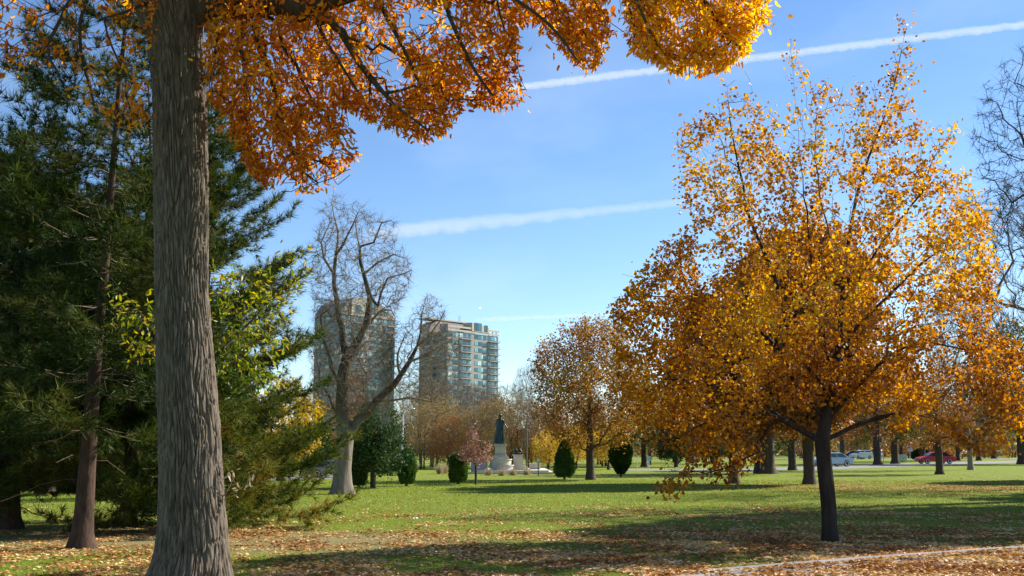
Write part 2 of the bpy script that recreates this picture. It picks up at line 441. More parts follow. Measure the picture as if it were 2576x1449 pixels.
def build_ground():
    mb = MB(); n = 96; vs = [(0, 0, 0)]; fs = []
    rr = [8, 20, 45, 90, 180, 400, 900, 2500, 6000]
    for r in rr:
        for k in range(n):
            a = 2*math.pi*k/n; vs.append((r*math.cos(a), r*math.sin(a), 0))
    for k in range(n): fs.append((0, 1+k, 1+(k+1) % n))
    for i in range(len(rr)-1):
        for k in range(n):
            fs.append((1+i*n+k, 1+(i+1)*n+k, 1+(i+1)*n+(k+1) % n, 1+i*n+(k+1) % n))
    mb.add(vs, fs); g = mb.build('ground', ground_material()); tag(g, kind='structure')
build_ground()

M['asphalt'] = mat_simple('asphalt', (.19,.18,.175), .9, var=.14, scale=3, bump=.01)
M['path'] = mat_simple('path', (.22,.18,.16), .9, var=.15, scale=4, bump=.008)
M['kerb'] = mat_simple('kerb', (.20,.185,.18), .85, var=.25, scale=2.5, bump=.01)
def ribbon(name, pts, w, z, mat, kind='structure'):
    pts = [Vector((p[0], p[1], 0)) for p in pts]; q = []
    for i in range(len(pts)-1):
        p0 = pts[max(i-1, 0)]; p1 = pts[i]; p2 = pts[i+1]; p3 = pts[min(i+2, len(pts)-1)]
        for k in range(8):
            t = k/8; q.append(.5*((2*p1)+(-p0+p2)*t+(2*p0-5*p1+4*p2-p3)*t*t+(-p0+3*p1-3*p2+p3)*t**3))
    q.append(pts[-1]); vs = []; fs = []
    for i, p in enumerate(q):
        t = (q[min(i+1, len(q)-1)]-q[max(i-1, 0)]).normalized(); nrm = Vector((-t.y, t.x, 0))
        vs += [p+nrm*w/2+Vector((0, 0, z)), p-nrm*w/2+Vector((0, 0, z))]
    for i in range(len(q)-1): fs.append((2*i, 2*i+1, 2*i+3, 2*i+2))
    o = MB().add(vs, fs).build(name, mat); return tag(o, kind=kind)
ribbon('park_road', [(-110, 74), (-60, 66), (-30, 62), (-17, 62.5), (-12.5, 68), (-12.5, 80), (-18, 98), (-34, 120)], 4.2, .004, M['asphalt'])
ribbon('park_drive', [(9, 96), (22, 98), (34, 112), (56, 140), (95, 185), (150, 240)], 8, .004, M['asphalt'])
ribbon('far_road', [(-200, 300), (20, 232), (60, 205), (110, 214), (260, 300)], 9, .004, M['asphalt'])
# footpath and kerb, bottom right
k0 = G(1775, 1452); k1 = G(1811, 1444); k2 = G(2200, 1411); k3 = G(2576, 1384); k4 = G(2900, 1364)
kerb_line = [Vector((k[0], k[1], 0)) for k in (k0, k1, k2, k3, k4)]
kerb_line = [kerb_line[0]+(kerb_line[0]-kerb_line[1])*12] + kerb_line + [kerb_line[-1]+(kerb_line[-1]-kerb_line[-3])*1.5]
def kerb_and_path():
    mb = MB(); q = kerb_line
    vs = []; fs = []
    for i, p in enumerate(q):
        t = (q[min(i+1, len(q)-1)]-q[max(i-1, 0)]).normalized(); nr = Vector((-t.y, t.x, 0))
        vs += [p+nr*.0, p+nr*.03+Vector((0, 0, .045)), p+nr*.24+Vector((0, 0, .05)), p+nr*.25+Vector((0, 0, -.02))]
    for i in range(len(q)-1):
        for k in range(3): fs.append((4*i+k, 4*i+4+k, 4*i+5+k, 4*i+1+k))
    o = mb.add(vs, fs).build('kerb', M['kerb']); tag(o, kind='structure')
    vs = []
    for i, p in enumerate(q):
        t = (q[min(i+1, len(q)-1)]-q[max(i-1, 0)]).normalized(); nr = Vector((-t.y, t.x, 0))
        vs += [p+nr*.002+Vector((0, 0, .006)), p-nr*7+Vector((0, 0, .006))]
    fs = [(2*i, 2*i+1, 2*i+3, 2*i+2) for i in range(len(q)-1)]
    o = MB().add(vs, fs).build('path', M['path']); tag(o, kind='structure')
kerb_and_path()
def kerb_side(x, y):
    """signed distance from the kerb line: >0 on the lawn"""
    a = kerb_line[1]; b = kerb_line[5]; t = (b-a).normalized()
    return -(t.y*(x-a.x)-t.x*(y-a.y))

# ---- fallen leaves and grass blades
def litter(name, label, n, dens, yr, mat, size, tpl, seed):
    rng = np.random.RandomState(seed); out = []
    tot = 0
    while tot < n:
        y = yr[0] + (yr[1]-yr[0])*rng.uniform(0, 1, n)**1.25
        x = rng.uniform(-.52, .52, n)*y*1.05
        k = rng.uniform(size=n) < dens(x, y)
        out.append(np.stack([x[k], y[k]], 1)); tot += k.sum()
    P = np.concatenate(out)[:n]; side = kerb_side(P[:, 0], P[:, 1])
    z = np.where(side < -.01, .012, .008) + rng.uniform(0, .022, n)
    z = np.where((side > -.02) & (side < .26), .054, z)
    d = rng.normal(size=(n, 3)); d[:, 2] *= .28
    V, f = scatter(tpl, np.column_stack([P, z]), d, size*rng.uniform(.7, 1.25, n), rng)
    # keep every leaf lying: flatten the sideways tilt
    V3 = V.reshape(n, -1, 3); base = z[:, None]; V3[:, :, 2] = np.maximum(base-.004+(V3[:, :, 2]-base)*.55, base-.006)
    o = link(name, mesh_np(name, V3.reshape(-1, 3), [f], [mat])); return tag(o, label, 'fallen leaves', None, 'stuff')
def nz(x, y, s, o=0):
    return np.array([mnoise.noise(Vector((a*s+o, b*s, o))) for a, b in zip(x, y)])
def dens_leaf(x, y):
    d = .014 + .05*np.exp(-((x+4)/5)**2-((y-23)/5)**2) + .08*np.exp(-((y-24)/8)**2)
    d += 1.0*np.exp(-((x-8.5)/7)**2-((y-18.5)/4.2)**2) + .2*np.exp(-((x-0)/6)**2-((y-15.5)/2.2)**2)
    d += .5*np.exp(-((x-20)/9)**2-((y-52)/6)**2) + .2*np.exp(-((x-8)/6)**2-((y-31)/3.0)**2) + .12*np.exp(-((x+9)/3)**2-((y-19.5)/4)**2)
    d *= np.clip(.75+2.2*nz(x, y, .45, 3)+1.5*nz(x, y, 1.7, 9), .06, 1.9)
    d *= np.where(kerb_side(x, y) < -.0, np.clip(1.15+2.4*nz(x, y, .8, 5), .3, 1), 1)
    sd = kerb_side(x, y); d *= np.where((sd > -.03) & (sd < .27), .5, 1)
    return np.clip(d, 0, 1)
M['fallen'] = mat_leaf('fallen', [(.0,(.14,.045,.015)),(.25,(.32,.12,.03)),(.5,(.54,.28,.09)),(.72,(.70,.46,.20)),(.93,(.80,.64,.38)),(1,(.88,.54,.04))], .2, pscale=.7, rough=.55, spec=.2)
litter('fallen_leaves', 'brown tan and yellow fallen leaves strewn over the lawn and the path', 135000, dens_leaf, (12.5, 80), M['fallen'], .066, (ROUND[0]*[1, 1, 1.6], ROUND[1]), 3)
M['blade'] = mat_leaf('blade', [(.0,(.11,.18,.012)),(.5,(.21,.29,.020)),(1,(.37,.41,.04))], .35, pscale=.4, rough=.5, spec=.3)
def grass():
    rng = np.random.RandomState(5); n = 260000
    y = 13 + 50*rng.uniform(0, 1, n)**1.7; x = rng.uniform(-.52, .52, n)*y
    k = kerb_side(x, y) > .2
    dirt = np.exp(-((x+4.2)/3.4)**2-((y-21.5)/2.4)**2) + .8*np.exp(-((x+8.5)/4)**2-((y-22.5)/3.4)**2)
    k &= rng.uniform(size=n) > dirt*1.1
    x, y = x[k], y[k]; n = len(x)
    s = .035+.0011*(y-13)
    d = rng.normal(size=(n, 3))*.55; d[:, 2] = 1
    V, f = needles(np.column_stack([x, y, np.full(n, -.004)]), d, s, rng, 1, .11, .05)
    o = link('grass', mesh_np('grass', V, [f], [M['blade']])); tag(o, 'short green grass blades of the park lawn', 'grass', None, 'stuff')
grass()

# ================================================================== MAIN ASH TREE (foreground trunk)
def main_ash():
    rng = np.random.RandomState(11); Y = 14.0
    prof = [(1475, 478, 215), (1449, 478, 198), (1400, 482, 178), (1324, 483, 166), (1224, 480, 157), (1074, 475, 151), (924, 467, 145), (724, 456, 135),
            (450, 455, 135), (250, 451, 139), (100, 441, 152), (40, 427, 180), (0, 417, 192), (-40, 410, 200)]
    base = W(478, 1475, Y); base[2] = 0
    root = thing('ash_tree', 'large foreground tree with deeply furrowed grey trunk and orange leaves overhead', 'tree', base)
    # --- trunk surface with real furrows
    zs = []; cs = []; ws = []
    for v, u, w in prof:
        c = W(u, v, Y); zs.append(c[2]); cs.append(c[0]); ws.append(w/2*Y/F)
    zs[0] = -.08
    order = np.argsort(zs); zs = np.array(zs)[order]; cs = np.array(cs)[order]; ws = np.array(ws)[order]
    nz_, ns = 1100, 380
    Z = np.linspace(-.05, zs[-1], nz_); cx = np.interp(Z, zs, cs); rr = np.interp(Z, zs, ws)*.975
    ker = np.ones(25)/25; cx = np.convolve(np.pad(cx, 12, 'edge'), ker, 'valid'); rr = np.convolve(np.pad(rr, 12, 'edge'), ker, 'valid')
    V = np.empty((nz_, ns, 3))
    for i in range(nz_):
        z = Z[i]
        for k in range(ns):
            a = 2*math.pi*k/ns; a = a-.72*math.cos(a); ca, sa = math.cos(a), math.sin(a)
            wx = mnoise.noise(Vector((ca*1.5, sa*1.5, z*1.1)))
            px = Vector((ca*7.8+wx*1.3, sa*7.8+wx*1.3, z*2.3 + 1.9*mnoise.noise(Vector((ca*3, sa*3, z*.9+7)))))
            dd, _ = mnoise.voronoi(px); e = min(1., (dd[1]-dd[0])*4.2)
            fn = mnoise.noise(Vector((ca*26, sa*26, z*7))); f2 = mnoise.noise(Vector((ca*1.3+4, sa*1.3, z*.5)))
            h = .030*e + .009*fn + .03*f2
            fl = max(0, 1-z/.75)**2*(.06+.07*math.cos(a*5+.6))
            V[i, k] = (cx[i]+(rr[i]+h-.025+fl*.5)*ca, Y+(rr[i]+h-.025+fl)*sa, z)
    i0 = (np.arange(nz_-1)*ns)[:, None]; k = np.arange(ns)[None]; k2 = (k+1) % ns
    fc = np.stack([i0+k, i0+k2, i0+ns+k2, i0+ns+k], -1).reshape(-1, 4)
    link('trunk', mesh_np('ash_trunk', V.reshape(-1, 3)-base, [fc], [M['ash_bark']], smooth=True), root)
    # --- limbs and hanging branches
    sk = Skel()
    def nr(lst, u):
        x = lambda i: CX+sk.p[i][0]*F*1.02/sk.p[i][1]
        return min(lst, key=lambda i: abs(x(i)-u))
    top = W(425, 40, Y); t0 = sk.add(W(432, 160, Y), -1)
    c0 = sk.line([W(425, 60, Y), W(415, -60, Y), W(430, -330, Y+.2), W(470, -620, Y)], t0)
    rl = sk.line([W(520, 10, Y), W(600, 5, Y-.1), W(690, -5, Y-.3), W(830, 55, Y-.6)], c0[0])
    r2 = sk.line([W(900, -30, Y-.8), W(1100, -60, Y-1.2), W(1330, -60, Y-1.2), W(1560, -70, Y-.8), W(1760, -10, Y-.6)], nr(rl, 700))
    r3 = sk.line([W(560, -120, Y+.6), W(780, -260, Y+1.2), W(1100, -330, Y+1.5)], c0[min(1, len(c0)-1)])
    l1 = sk.line([W(350, -30, Y-.2), W(250, -90, Y-.5), W(160, 20, Y-1.2), W(70, 90, Y-1.4), W(-30, 160, Y-1.6)], c0[0])
    l2 = sk.line([W(130, 30, Y-1.0), W(110, -60, Y-.9)], nr(l1, 150))
    l3 = sk.line([W(300, -30, Y+.3), W(80, -260, Y+1.2)], c0[2])
    # hanging stems
    stems = []
    for s, (ps) in ((nr(rl, 610), [(612, 60), (618, 200), (622, 330), (640, 420)]), (nr(rl, 640), [(640, 60), (690, 220), (712, 330), (760, 430), (800, 460)]),
                    (nr(rl, 760), [(800, 60), (850, 150), (900, 230)]), (rl[-1], [(860, 80), (905, 160), (1000, 270), (1080, 330)]),
                    (nr(r2, 950), [(960, 20), (1010, 110), (1060, 220)]), (nr(r2, 1120), [(1130, 40), (1180, 150), (1240, 240)]), (nr(r2, 1290), [(1300, 0), (1380, 60), (1450, 150)]),
                    (nr(r2, 1600), [(1600, 0), (1640, 90)]), (r2[-1], [(1800, 40), (1860, 120)]), (nr(l1, 210), [(200, 60), (215, 180), (240, 280)]), (nr(l1, 120), [(120, 110), (150, 190)]),
                    (nr(r3, 520), [(520, 0), (545, 55), (530, 95), (520, 60)])):
        Yk = sk.p[s][1]
        stems.append(sk.line([W(a, b, Yk+random.uniform(-.3, .3)) for a, b in ps], s, step=.25, wob=.012, rng=rng))
    pA = [(516, -120), (518, 60), (518, 200), (545, 330), (590, 345), (618, 420), (665, 470), (750, 492), (850, 462), (905, 402), (908, 352), (866, 312), (846, 262), (930, 300), (1010, 338),
          (1062, 350), (1118, 338), (1140, 310), (1168, 262), (1215, 262), (1262, 278), (1325, 242), (1312, 188), (1300, 60), (1345, 62), (1420, 128), (1478, 190), (1520, 150), (1540, 80), (1500, -120)]
    pB = [(1562, -120), (1572, 60), (1588, 128), (1650, 152), (1705, 185), (1760, 190), (1830, 172), (1878, 140), (1884, 100), (1930, 62), (1940, -20), (1950, -120)]
    pL = [(-80, -120), (-80, 220), (40, 190), (120, 150), (200, 230), (260, 300), (330, 320), (392, 330), (392, -120)]
    hole = [(1052, 45, 48), (965, 150, 38), (1130, 30, 25), (560, 290, 22), (1000, 190, 26), (1215, 215, 0)]
    def dn(P):
        d = np.ones(len(P))
        for hx, hy, hr in hole: d *= np.where(np.hypot(P[:, 0]-hx, P[:, 1]-hy) < hr, .05, 1)
        return d
    a = poly_cloud(pA, Y-.4, 2300, 1.6, rng, dn, 1.2); b = poly_cloud(pB, Y-.6, 620, 1.3, rng); l = poly_cloud(pL, Y-.8, 300, 1.3, rng)
    # the rest of the crown above the picture
    n = 1300; q = rng.normal(size=(n, 3)); q /= np.linalg.norm(q, axis=1, keepdims=True); q *= rng.uniform(.3, 1, (n, 1))**.4
    up = q*np.array([7.4, 5.2, 4.2])+np.array([-2.0, 14.6, 11.4]); up = up[up[:, 2] > 8.15+.15*(up[:, 1]-14)]
    up = up[up[:, 1] > 10.5]
    hd = SUNV[:2]/np.linalg.norm(SUNV[:2]); te = math.tan(SUN_EL)
    def sun_gap(P):
        """the crown is thin toward the sun: True where no growth stands"""
        q = P[:, :2]-np.array([-4.1, 14.0]); t = q @ hd; lat = abs(q[:, 0]*hd[1]-q[:, 1]*hd[0]); z0 = P[:, 2]-t*te
        return (t > .5) & (lat < .75) & (((z0 > -.6) & (z0 < 2.75)) | ((z0 > 5.35) & (z0 < 5.95)))
    up = up[~sun_gap(up)]  # growth removed where it would keep the sun off the trunk
    grow(sk, np.concatenate([a, b, l, up]), .22, 1.15, .35, .10, rng, 1)
    r = radii(sk, .0055, .30, 1.2)
    for st in stems:
        for q, i in enumerate(st): r[i] = max(r[i], .030-.020*q/len(st))
    vis = lambda P: P[:, 2] < 8.3
    p1, d1 = leaf_spots(sk, r, .012, 13, .075, rng, keep=vis); p2, d2 = leaf_spots(sk, r, .012, 2, .15, rng, keep=lambda P: P[:, 2] >= 8.3)
    den = p1[:, 1]*cp_+(p1[:, 2]-EYE)*sp_; uv = np.stack([CX+F*p1[:, 0]/den, CY-F*((p1[:, 2]-EYE)*cp_-p1[:, 1]*sp_)/den], 1)
    keep = in_poly(uv, pA) | in_poly(uv, pB) | in_poly(uv, pL) | (uv[:, 1] < -100) | (rng.uniform(size=len(p1)) < .06)
    for hx, hy, hr in hole: keep &= (np.hypot(uv[:, 0]-hx, uv[:, 1]-hy) > hr*.8) | (rng.uniform(size=len(p1)) < .12)
    left = p1[:, 0] < -4.7; keep[left] = rng.uniform(size=left.sum()) < .38
    cl = np.array([mnoise.noise(Vector(q)*1.25)+.6*mnoise.noise(Vector(q)*3.1) for q in p1]); keep &= (cl > -.22) | (uv[:, 0] > 1500)
    keep &= ~(sun_gap(p1) & (p1[:, 2] > 7)); p1, d1 = p1[keep], d1[keep]
    g2_ = ~sun_gap(p2); p2, d2 = p2[g2_], d2[g2_]
    d1 = d1*.5+rng.normal(size=d1.shape)*.55+np.array([0, 0, -.45]); d2 = rng.normal(size=d2.shape)
    yel = rng.uniform(size=len(p1)) < np.clip((p1[:, 0]-.2)/2.2, .05, .9)
    L1 = scatter(LEAF, p1[~yel], d1[~yel], rng.uniform(.07, .12, (~yel).sum()), rng)
    L2 = scatter(LEAF, p1[yel], d1[yel], rng.uniform(.07, .12, yel.sum()), rng)
    L3 = scatter(LEAF, p2, d2, rng.uniform(.17, .26, len(p2)), rng)
    (v0, f0), (v1, f1) = tubes(sk, r, .03)
    link('limbs', mesh_np('ash_limbs', v0-base, [f0], [M['dark_bark']], smooth=True), root)
    vs = [v1, L1[0], L2[0], L3[0]]; off = np.cumsum([0]+[len(x) for x in vs])
    fs = [f1, L1[1]+off[1], L2[1]+off[2], L3[1]+off[3]]
    mi = np.concatenate([np.full(len(f), k) for f, k in zip(fs, (0, 1, 2, 1))])
    link('crown', mesh_np('ash_crown', np.concatenate(vs)-base, fs, [M['twig_dark'], M['ash_leaf'], M['ash_leaf_yellow']], mi), root)
    # --- low leafy shoots with green and yellow leaves, growing from the far side of the trunk
    sk = Skel(); s0 = sk.add(W(470, 1010, Y+.25), -1)
    s1 = sk.line([W(540, 900, Y+.9), W(640, 800, Y+1.3), W(720, 700, Y+1.5), W(790, 640, Y+1.6)], s0)
    s2 = sk.line([W(600, 900, Y+1.2), W(660, 930, Y+1.4)], s1[1]); s3 = sk.line([W(400, 850, Y+.6), W(330, 760, Y+.8), W(280, 700, Y+.8)], s0)
    a = poly_cloud([(535, 660), (620, 690), (700, 650), (770, 615), (805, 680), (760, 735), (735, 770), (700, 800), (720, 850), (690, 960), (610, 985), (545, 970)], Y+1.2, 190, .5, rng)
    b = poly_cloud([(265, 690), (330, 740), (390, 740), (390, 930), (320, 905)], Y+.7, 40, .3, rng)
    grow(sk, np.concatenate([a, b]), .25, 1.1, .3, .1, rng, 1); r = radii(sk, .004, .03)
    dq = Skel(); q0 = dq.add(W(552, 1262, Y), -1); dq.line([W(572, 1235, Y-.05), W(586, 1205, Y-.1), W(584, 1185, Y-.1)], q0, step=.1); q1 = dq.line([W(600, 1232, Y), W(628, 1215, Y+.05)], 2, step=.1)
    qr = radii(dq, .004, .012); (_, _), (v2, f2) = tubes(dq, qr, 9); qp = np.array(dq.p[3:]); qp = np.repeat(qp, 7, 0)+rng.normal(size=(len(qp)*7, 3))*.035
    V3, f3 = scatter(LEAF, qp, rng.normal(size=qp.shape), rng.uniform(.06, .10, len(qp)), rng)
    link('dry_sprig', mesh_np('ash_sprig', np.concatenate([v2, V3])-base, [f2, f3+len(v2)], [M['twig_brown'], M['straw']], np.concatenate([np.zeros(len(f2)), np.ones(len(f3))])), root)
    p, d = leaf_spots(sk, r, .008, 5, .07, rng); d = d*.5+rng.normal(size=d.shape)*.5+np.array([0, 0, -.4])
    V, f = scatter(LEAF, p, d, rng.uniform(.075, .12, len(p)), rng)
    (v0, f0), (v1, f1) = tubes(sk, r, 9)
    link('low_shoots', mesh_np('ash_shoots', np.concatenate([v1, V])-base, [f1, f+len(v1)], [M['twig_dark'], M['green_leaf']], np.concatenate([np.zeros(len(f1)), np.ones(len(f))])), root)
main_ash()

# ================================================================== GOLDEN LINDEN (right)
def linden():
    rng = np.random.RandomState(21); Y = 21.5; base = W(2087, 1355, Y); base[2] = 0
    root = thing('linden_tree', 'golden leaved tree with dark slender trunk standing alone on the leaf strewn lawn', 'tree', base)
    sk = Skel()
    tr = sk.line([base+[0, 0, -.05], W(2085, 1280, Y), W(2075, 1180, Y), W(2068, 1110, Y), W(2090, 1000, Y), W(2110, 880, Y), W(2118, 760, Y), W(2135, 600, Y), W(2170, 440, Y), W(2240, 250, Y), W(2275, 90, Y)], step=.3)
    def at(v):
        z = W(2080, v, Y)[2]; return min(tr, key=lambda i: abs(sk.p[i][2]-z))
    L = lambda s, ps, dy: sk.line([W(a, b, Y+dy*(k+1)/len(ps)) for k, (a, b) in enumerate(ps)], s, step=.3, wob=.015, rng=rng)
    L(at(1105), [(2010, 1080), (1960, 1050), (1850, 1040), (1740, 1080)], -.8)
    L(at(1080), [(2000, 960), (1960, 880), (1880, 800), (1780, 760), (1640, 745)], .5)
    L(at(1020), [(1990, 850), (1950, 700), (1890, 560), (1850, 380), (1830, 260)], -.6)
    L(at(960), [(2060, 800), (2040, 650), (2020, 450), (2000, 250), (1990, 130)], .9)
    L(at(1060), [(2150, 980), (2230, 900), (2320, 860), (2430, 880)], -1.2)
    L(at(900), [(2180, 800), (2260, 720), (2350, 640), (2460, 600)], .8)
    L(at(760), [(2200, 640), (2290, 520), (2380, 420)], -.7)
    L(at(700), [(2080, 560), (2050, 400), (2060, 250)], .4)
    L(at(1000), [(2010, 980), (1900, 920), (1760, 900), (1620, 940)], 1.2)
    L(at(1090), [(2180, 1060), (2300, 1040), (2440, 1100)], 1.0)
    L(at(850), [(2040, 760), (2020, 700), (1940, 620), (1800, 560)], -1.4)
    poly = [(1535, 735), (1640, 665), (1670, 600), (1730, 560), (1700, 500), (1712, 440), (1705, 390), (1712, 300), (1780, 292), (1820, 200), (1870, 170), (1900, 260), (1960, 300), (2010, 270), (2050, 190), (2120, 215), (2190, 195),
            (2225, 200), (2255, 40), (2290, 60), (2312, 220), (2305, 300), (2330, 330), (2412, 292), (2400, 352), (2340, 430), (2420, 425), (2490, 505), (2480, 600), (2512, 640), (2495, 740),
            (2560, 850), (2600, 960), (2590, 1060), (2530, 1110), (2570, 1160), (2450, 1130), (2330, 1045), (2240, 1085), (2150, 1060), (2060, 1080), (1990, 1140), (1900, 1165), (1840, 1205), (1740, 1200),
            (1690, 1240), (1650, 1235), (1670, 1150), (1600, 1060), (1530, 960), (1540, 850)]
    def dn(P):
        return np.clip(.5+(P[:, 1]-330)/1000, .3, 1.0)
    a = poly_cloud(poly, Y, 4300, 2.9, rng, dn, 1.2)
    m = (a[:, 2] < 2.6) & (np.hypot(a[:, 0]-base[0], a[:, 1]-base[1]) < 1.3); a = a[~m]
    hd = SUNV[:2]/np.linalg.norm(SUNV[:2]); te = math.tan(SUN_EL)
    def gap(P):  # cuts away crown growth between sun and lower trunk, letting light in
        q = P[:, :2]-base[:2]; t = q @ hd; lat = abs(q[:, 0]*hd[1]-q[:, 1]*hd[0]); z0 = P[:, 2]-t*te
        return (t > .3) & (lat < .45) & (z0 > -.5) & (z0 < 1.7)
    a = a[~gap(a)]
    extra = np.array([W(*q, Y+rng.uniform(-.3, .3)) for q in ((1990, 100), (2005, 130), (1985, 150), (2015, 180), (2262, 45), (2275, 70), (2290, 110), (2300, 160), (2250, 140), (1565, 690), (1545, 760), (1660, 1230), (1675, 1210))])
    grow(sk, np.concatenate([a, extra]), .3, 1.15, .35, .09, rng, 3, .04)
    r = radii(sk, .0045, .145, 1.15)
    p, d = leaf_spots(sk, r, .009, 15, .09, rng); g_ = ~gap(p) & (np.array([mnoise.noise(Vector(q)*1.1+Vector((5, 0, 0)))+.6*mnoise.noise(Vector(q)*2.7) for q in p]) > -.17); p, d = p[g_], d[g_]
    d = d*.4+rng.normal(size=d.shape)*.6+np.array([0, 0, -.35])
    hz = (p[:, 2]-base[2]); kp = rng.uniform(size=len(p)) < np.clip(1.25-(hz-3.5)/7.5, .42, 1); p, d, hz = p[kp], d[kp], hz[kp]
    lo = rng.uniform(size=len(p)) < np.clip(1.05-(hz-1.5)/4.5, .08, .85); sz = rng.uniform(.048, .092, len(p))
    V, f = scatter(ROUND, p[~lo], d[~lo], sz[~lo], rng); V2, f2 = scatter(ROUND, p[lo], d[lo], sz[lo], rng)
    tree_parts('linden', root, sk, r, .02, [(V, f, M['linden_leaf']), (V2, f2, M['linden_leaf_orange'])], M['linden_bark'], M['twig_brown'], base, flare=(.4, .3), sides=(16, 8, 5, 3))
    print('linden leaves', len(p))
linden()

# ================================================================== PINES
def pine(name, label, base, H, Rmax, crown0, seed, lean=(0, 0), tr=.2, top_r=.25, mat='pine_needle', dens=1.0, dead=4, shape=None, group='pines at the edge of the lawn', tuft=.17, whorl=.36):
    rng = np.random.RandomState(seed); base = np.asarray(base, float)
    root = thing(name, label, 'tree', base, 0, group); sk = Skel()
    tip = base+np.array([lean[0], lean[1], H])
    pts = [base+[0, 0, -.05]]+[base+(tip-base)*t+np.array([rng.normal()*.06, rng.normal()*.06, 0]) for t in (.2, .4, .6, .8, 1)]
    trk = sk.line(pts, step=.3); P = np.array([sk.p[i] for i in trk])
    tuftP = []; tuftD = []
    z = crown0; k = 0
    while z < H-.2:
        t = (z-crown0)/(H-crown0)
        rad = (shape(t) if shape else (1-t)**.75)*Rmax+top_r
        nb = rng.randint(5, 8)
        for b in range(nb):
            az = rng.uniform(0, 2*math.pi); ln = rad*rng.uniform(.65, 1.12)
            zi = z+rng.uniform(-.15, .15); j = trk[int(np.argmin(abs(P[:, 2]-zi-base[2])))]
            dr = np.array([math.cos(az), math.sin(az), 0]); rise = rng.uniform(-.12, .12)+.25*t
            ps = [sk.p[j]+dr*ln*q+np.array([0, 0, ln*(rise*q-.22*q*(1-t)+.28*q**3)]) for q in (.3, .6, .85, 1)]
            br = sk.line(ps, j, step=.22, wob=.02, rng=rng)
            for m_, i in enumerate(br):
                q = (m_+1)/len(br)
                dd = sk.p[i]-sk.p[sk.par[i]]; dd /= np.linalg.norm(dd)+1e-9
                if q > .3:
                    for s in ((1, -1) if rng.uniform() < dens else (rng.choice([-1, 1]),)):
                        sl = rng.uniform(.25, .6)*(1.15-q*.55)*min(1.3, .5+ln*.3)
                        sd = np.cross(dr, [0, 0, 1])*s+dd*rng.uniform(.5, 1.1)+np.array([0, 0, rng.uniform(-.25, .45)]); sd /= np.linalg.norm(sd)
                        tw = sk.line([sk.p[i]+sd*sl*.5+[0, 0, -.02], sk.p[i]+sd*sl+[0, 0, .05]], i, step=.095)
                        for w_ in tw: tuftP.append(sk.p[w_]); tuftD.append(sd+[0, 0, .25])
                        if sl > .35:
                            s2 = sd+rng.normal(size=3)*.6; s2 /= np.linalg.norm(s2)
                            t2 = sk.line([sk.p[tw[len(tw)//2]]+s2*sl*.55], tw[len(tw)//2], step=.11)
                            for w_ in t2: tuftP.append(sk.p[w_]); tuftD.append(s2+[0, 0, .25])
                if q > .55: tuftP.append(sk.p[i]); tuftD.append(dd+[0, 0, .2])
        z += whorl*rng.uniform(.75, 1.25); k += 1
    for _ in range(dead):     # bare dead branches on the lower trunk
        zi = rng.uniform(.9, crown0+1); j = trk[int(np.argmin(abs(P[:, 2]-zi)))]; az = rng.uniform(0, 2*math.pi); ln = rng.uniform(.6, 1.8)
        dr = np.array([math.cos(az), math.sin(az), rng.uniform(-.2, .35)])
        sk.line([sk.p[j]+dr*ln*.5+[0, 0, .05], sk.p[j]+dr*ln+[0, 0, -.15]], j, wob=.03, rng=rng)
    tuftP = np.array(tuftP); tuftD = np.array(tuftD)
    r = radii(sk, .005, tr)
    for i in trk: r[i] = tr*math.exp(-max(0, sk.p[i][2])/(H*.42))
    for i in range(len(r)):
        if i > trk[-1] and sk.par[i] >= 0: r[i] = min(r[i], r[sk.par[i]]*.9, .045)
    V, f = needles(tuftP, tuftD, rng.uniform(tuft*1.0, tuft*1.5, len(tuftP)), rng, 22, .033, .6)
    tree_parts(name, root, sk, r, .03, [(V, f, M[mat])], M['pine_bark'], M['twig_brown'], base, flare=(.6, .45), sides=(14, 6, 4, 3))
    print(name, 'tufts', len(tuftP)); return root
PG = 'pines at the edge of the lawn'
b = G(205, 1380); pine('pine_tree', 'tall open pine with reddish trunk leaning slightly, nearest of the pines', b, 14, 2.8, 2.3, 31, lean=(.35, .2), tr=.19, dens=.9, dead=12, tuft=.19, whorl=.42)
b = G(320, 1326); pine('pine_tree', 'pine with short flared trunk just behind the furrowed foreground trunk', b, 10.5, 3.0, 2.5, 32, tr=.20, dens=.8, tuft=.18, shape=lambda t: .75*(1-t)**.5+.2)
b = G(500, 1322); pine('pine_tree', 'bright warm green pine whose boughs reach out beside the furrowed trunk', b, 9.9, 3.15, .5, 33, tr=.22, dens=1., mat='pine_needle_warm', dead=2, tuft=.19, shape=lambda t: (1-t)**.75, whorl=.31)
b = G(15, 1330); pine('pine_tree', 'dense dark rounded pine at the far left of the lawn', b, 9.2, 4.0, .8, 34, tr=.3, dens=1., dead=2, tuft=.18, shape=lambda t: (1-t**2.2), whorl=.29)

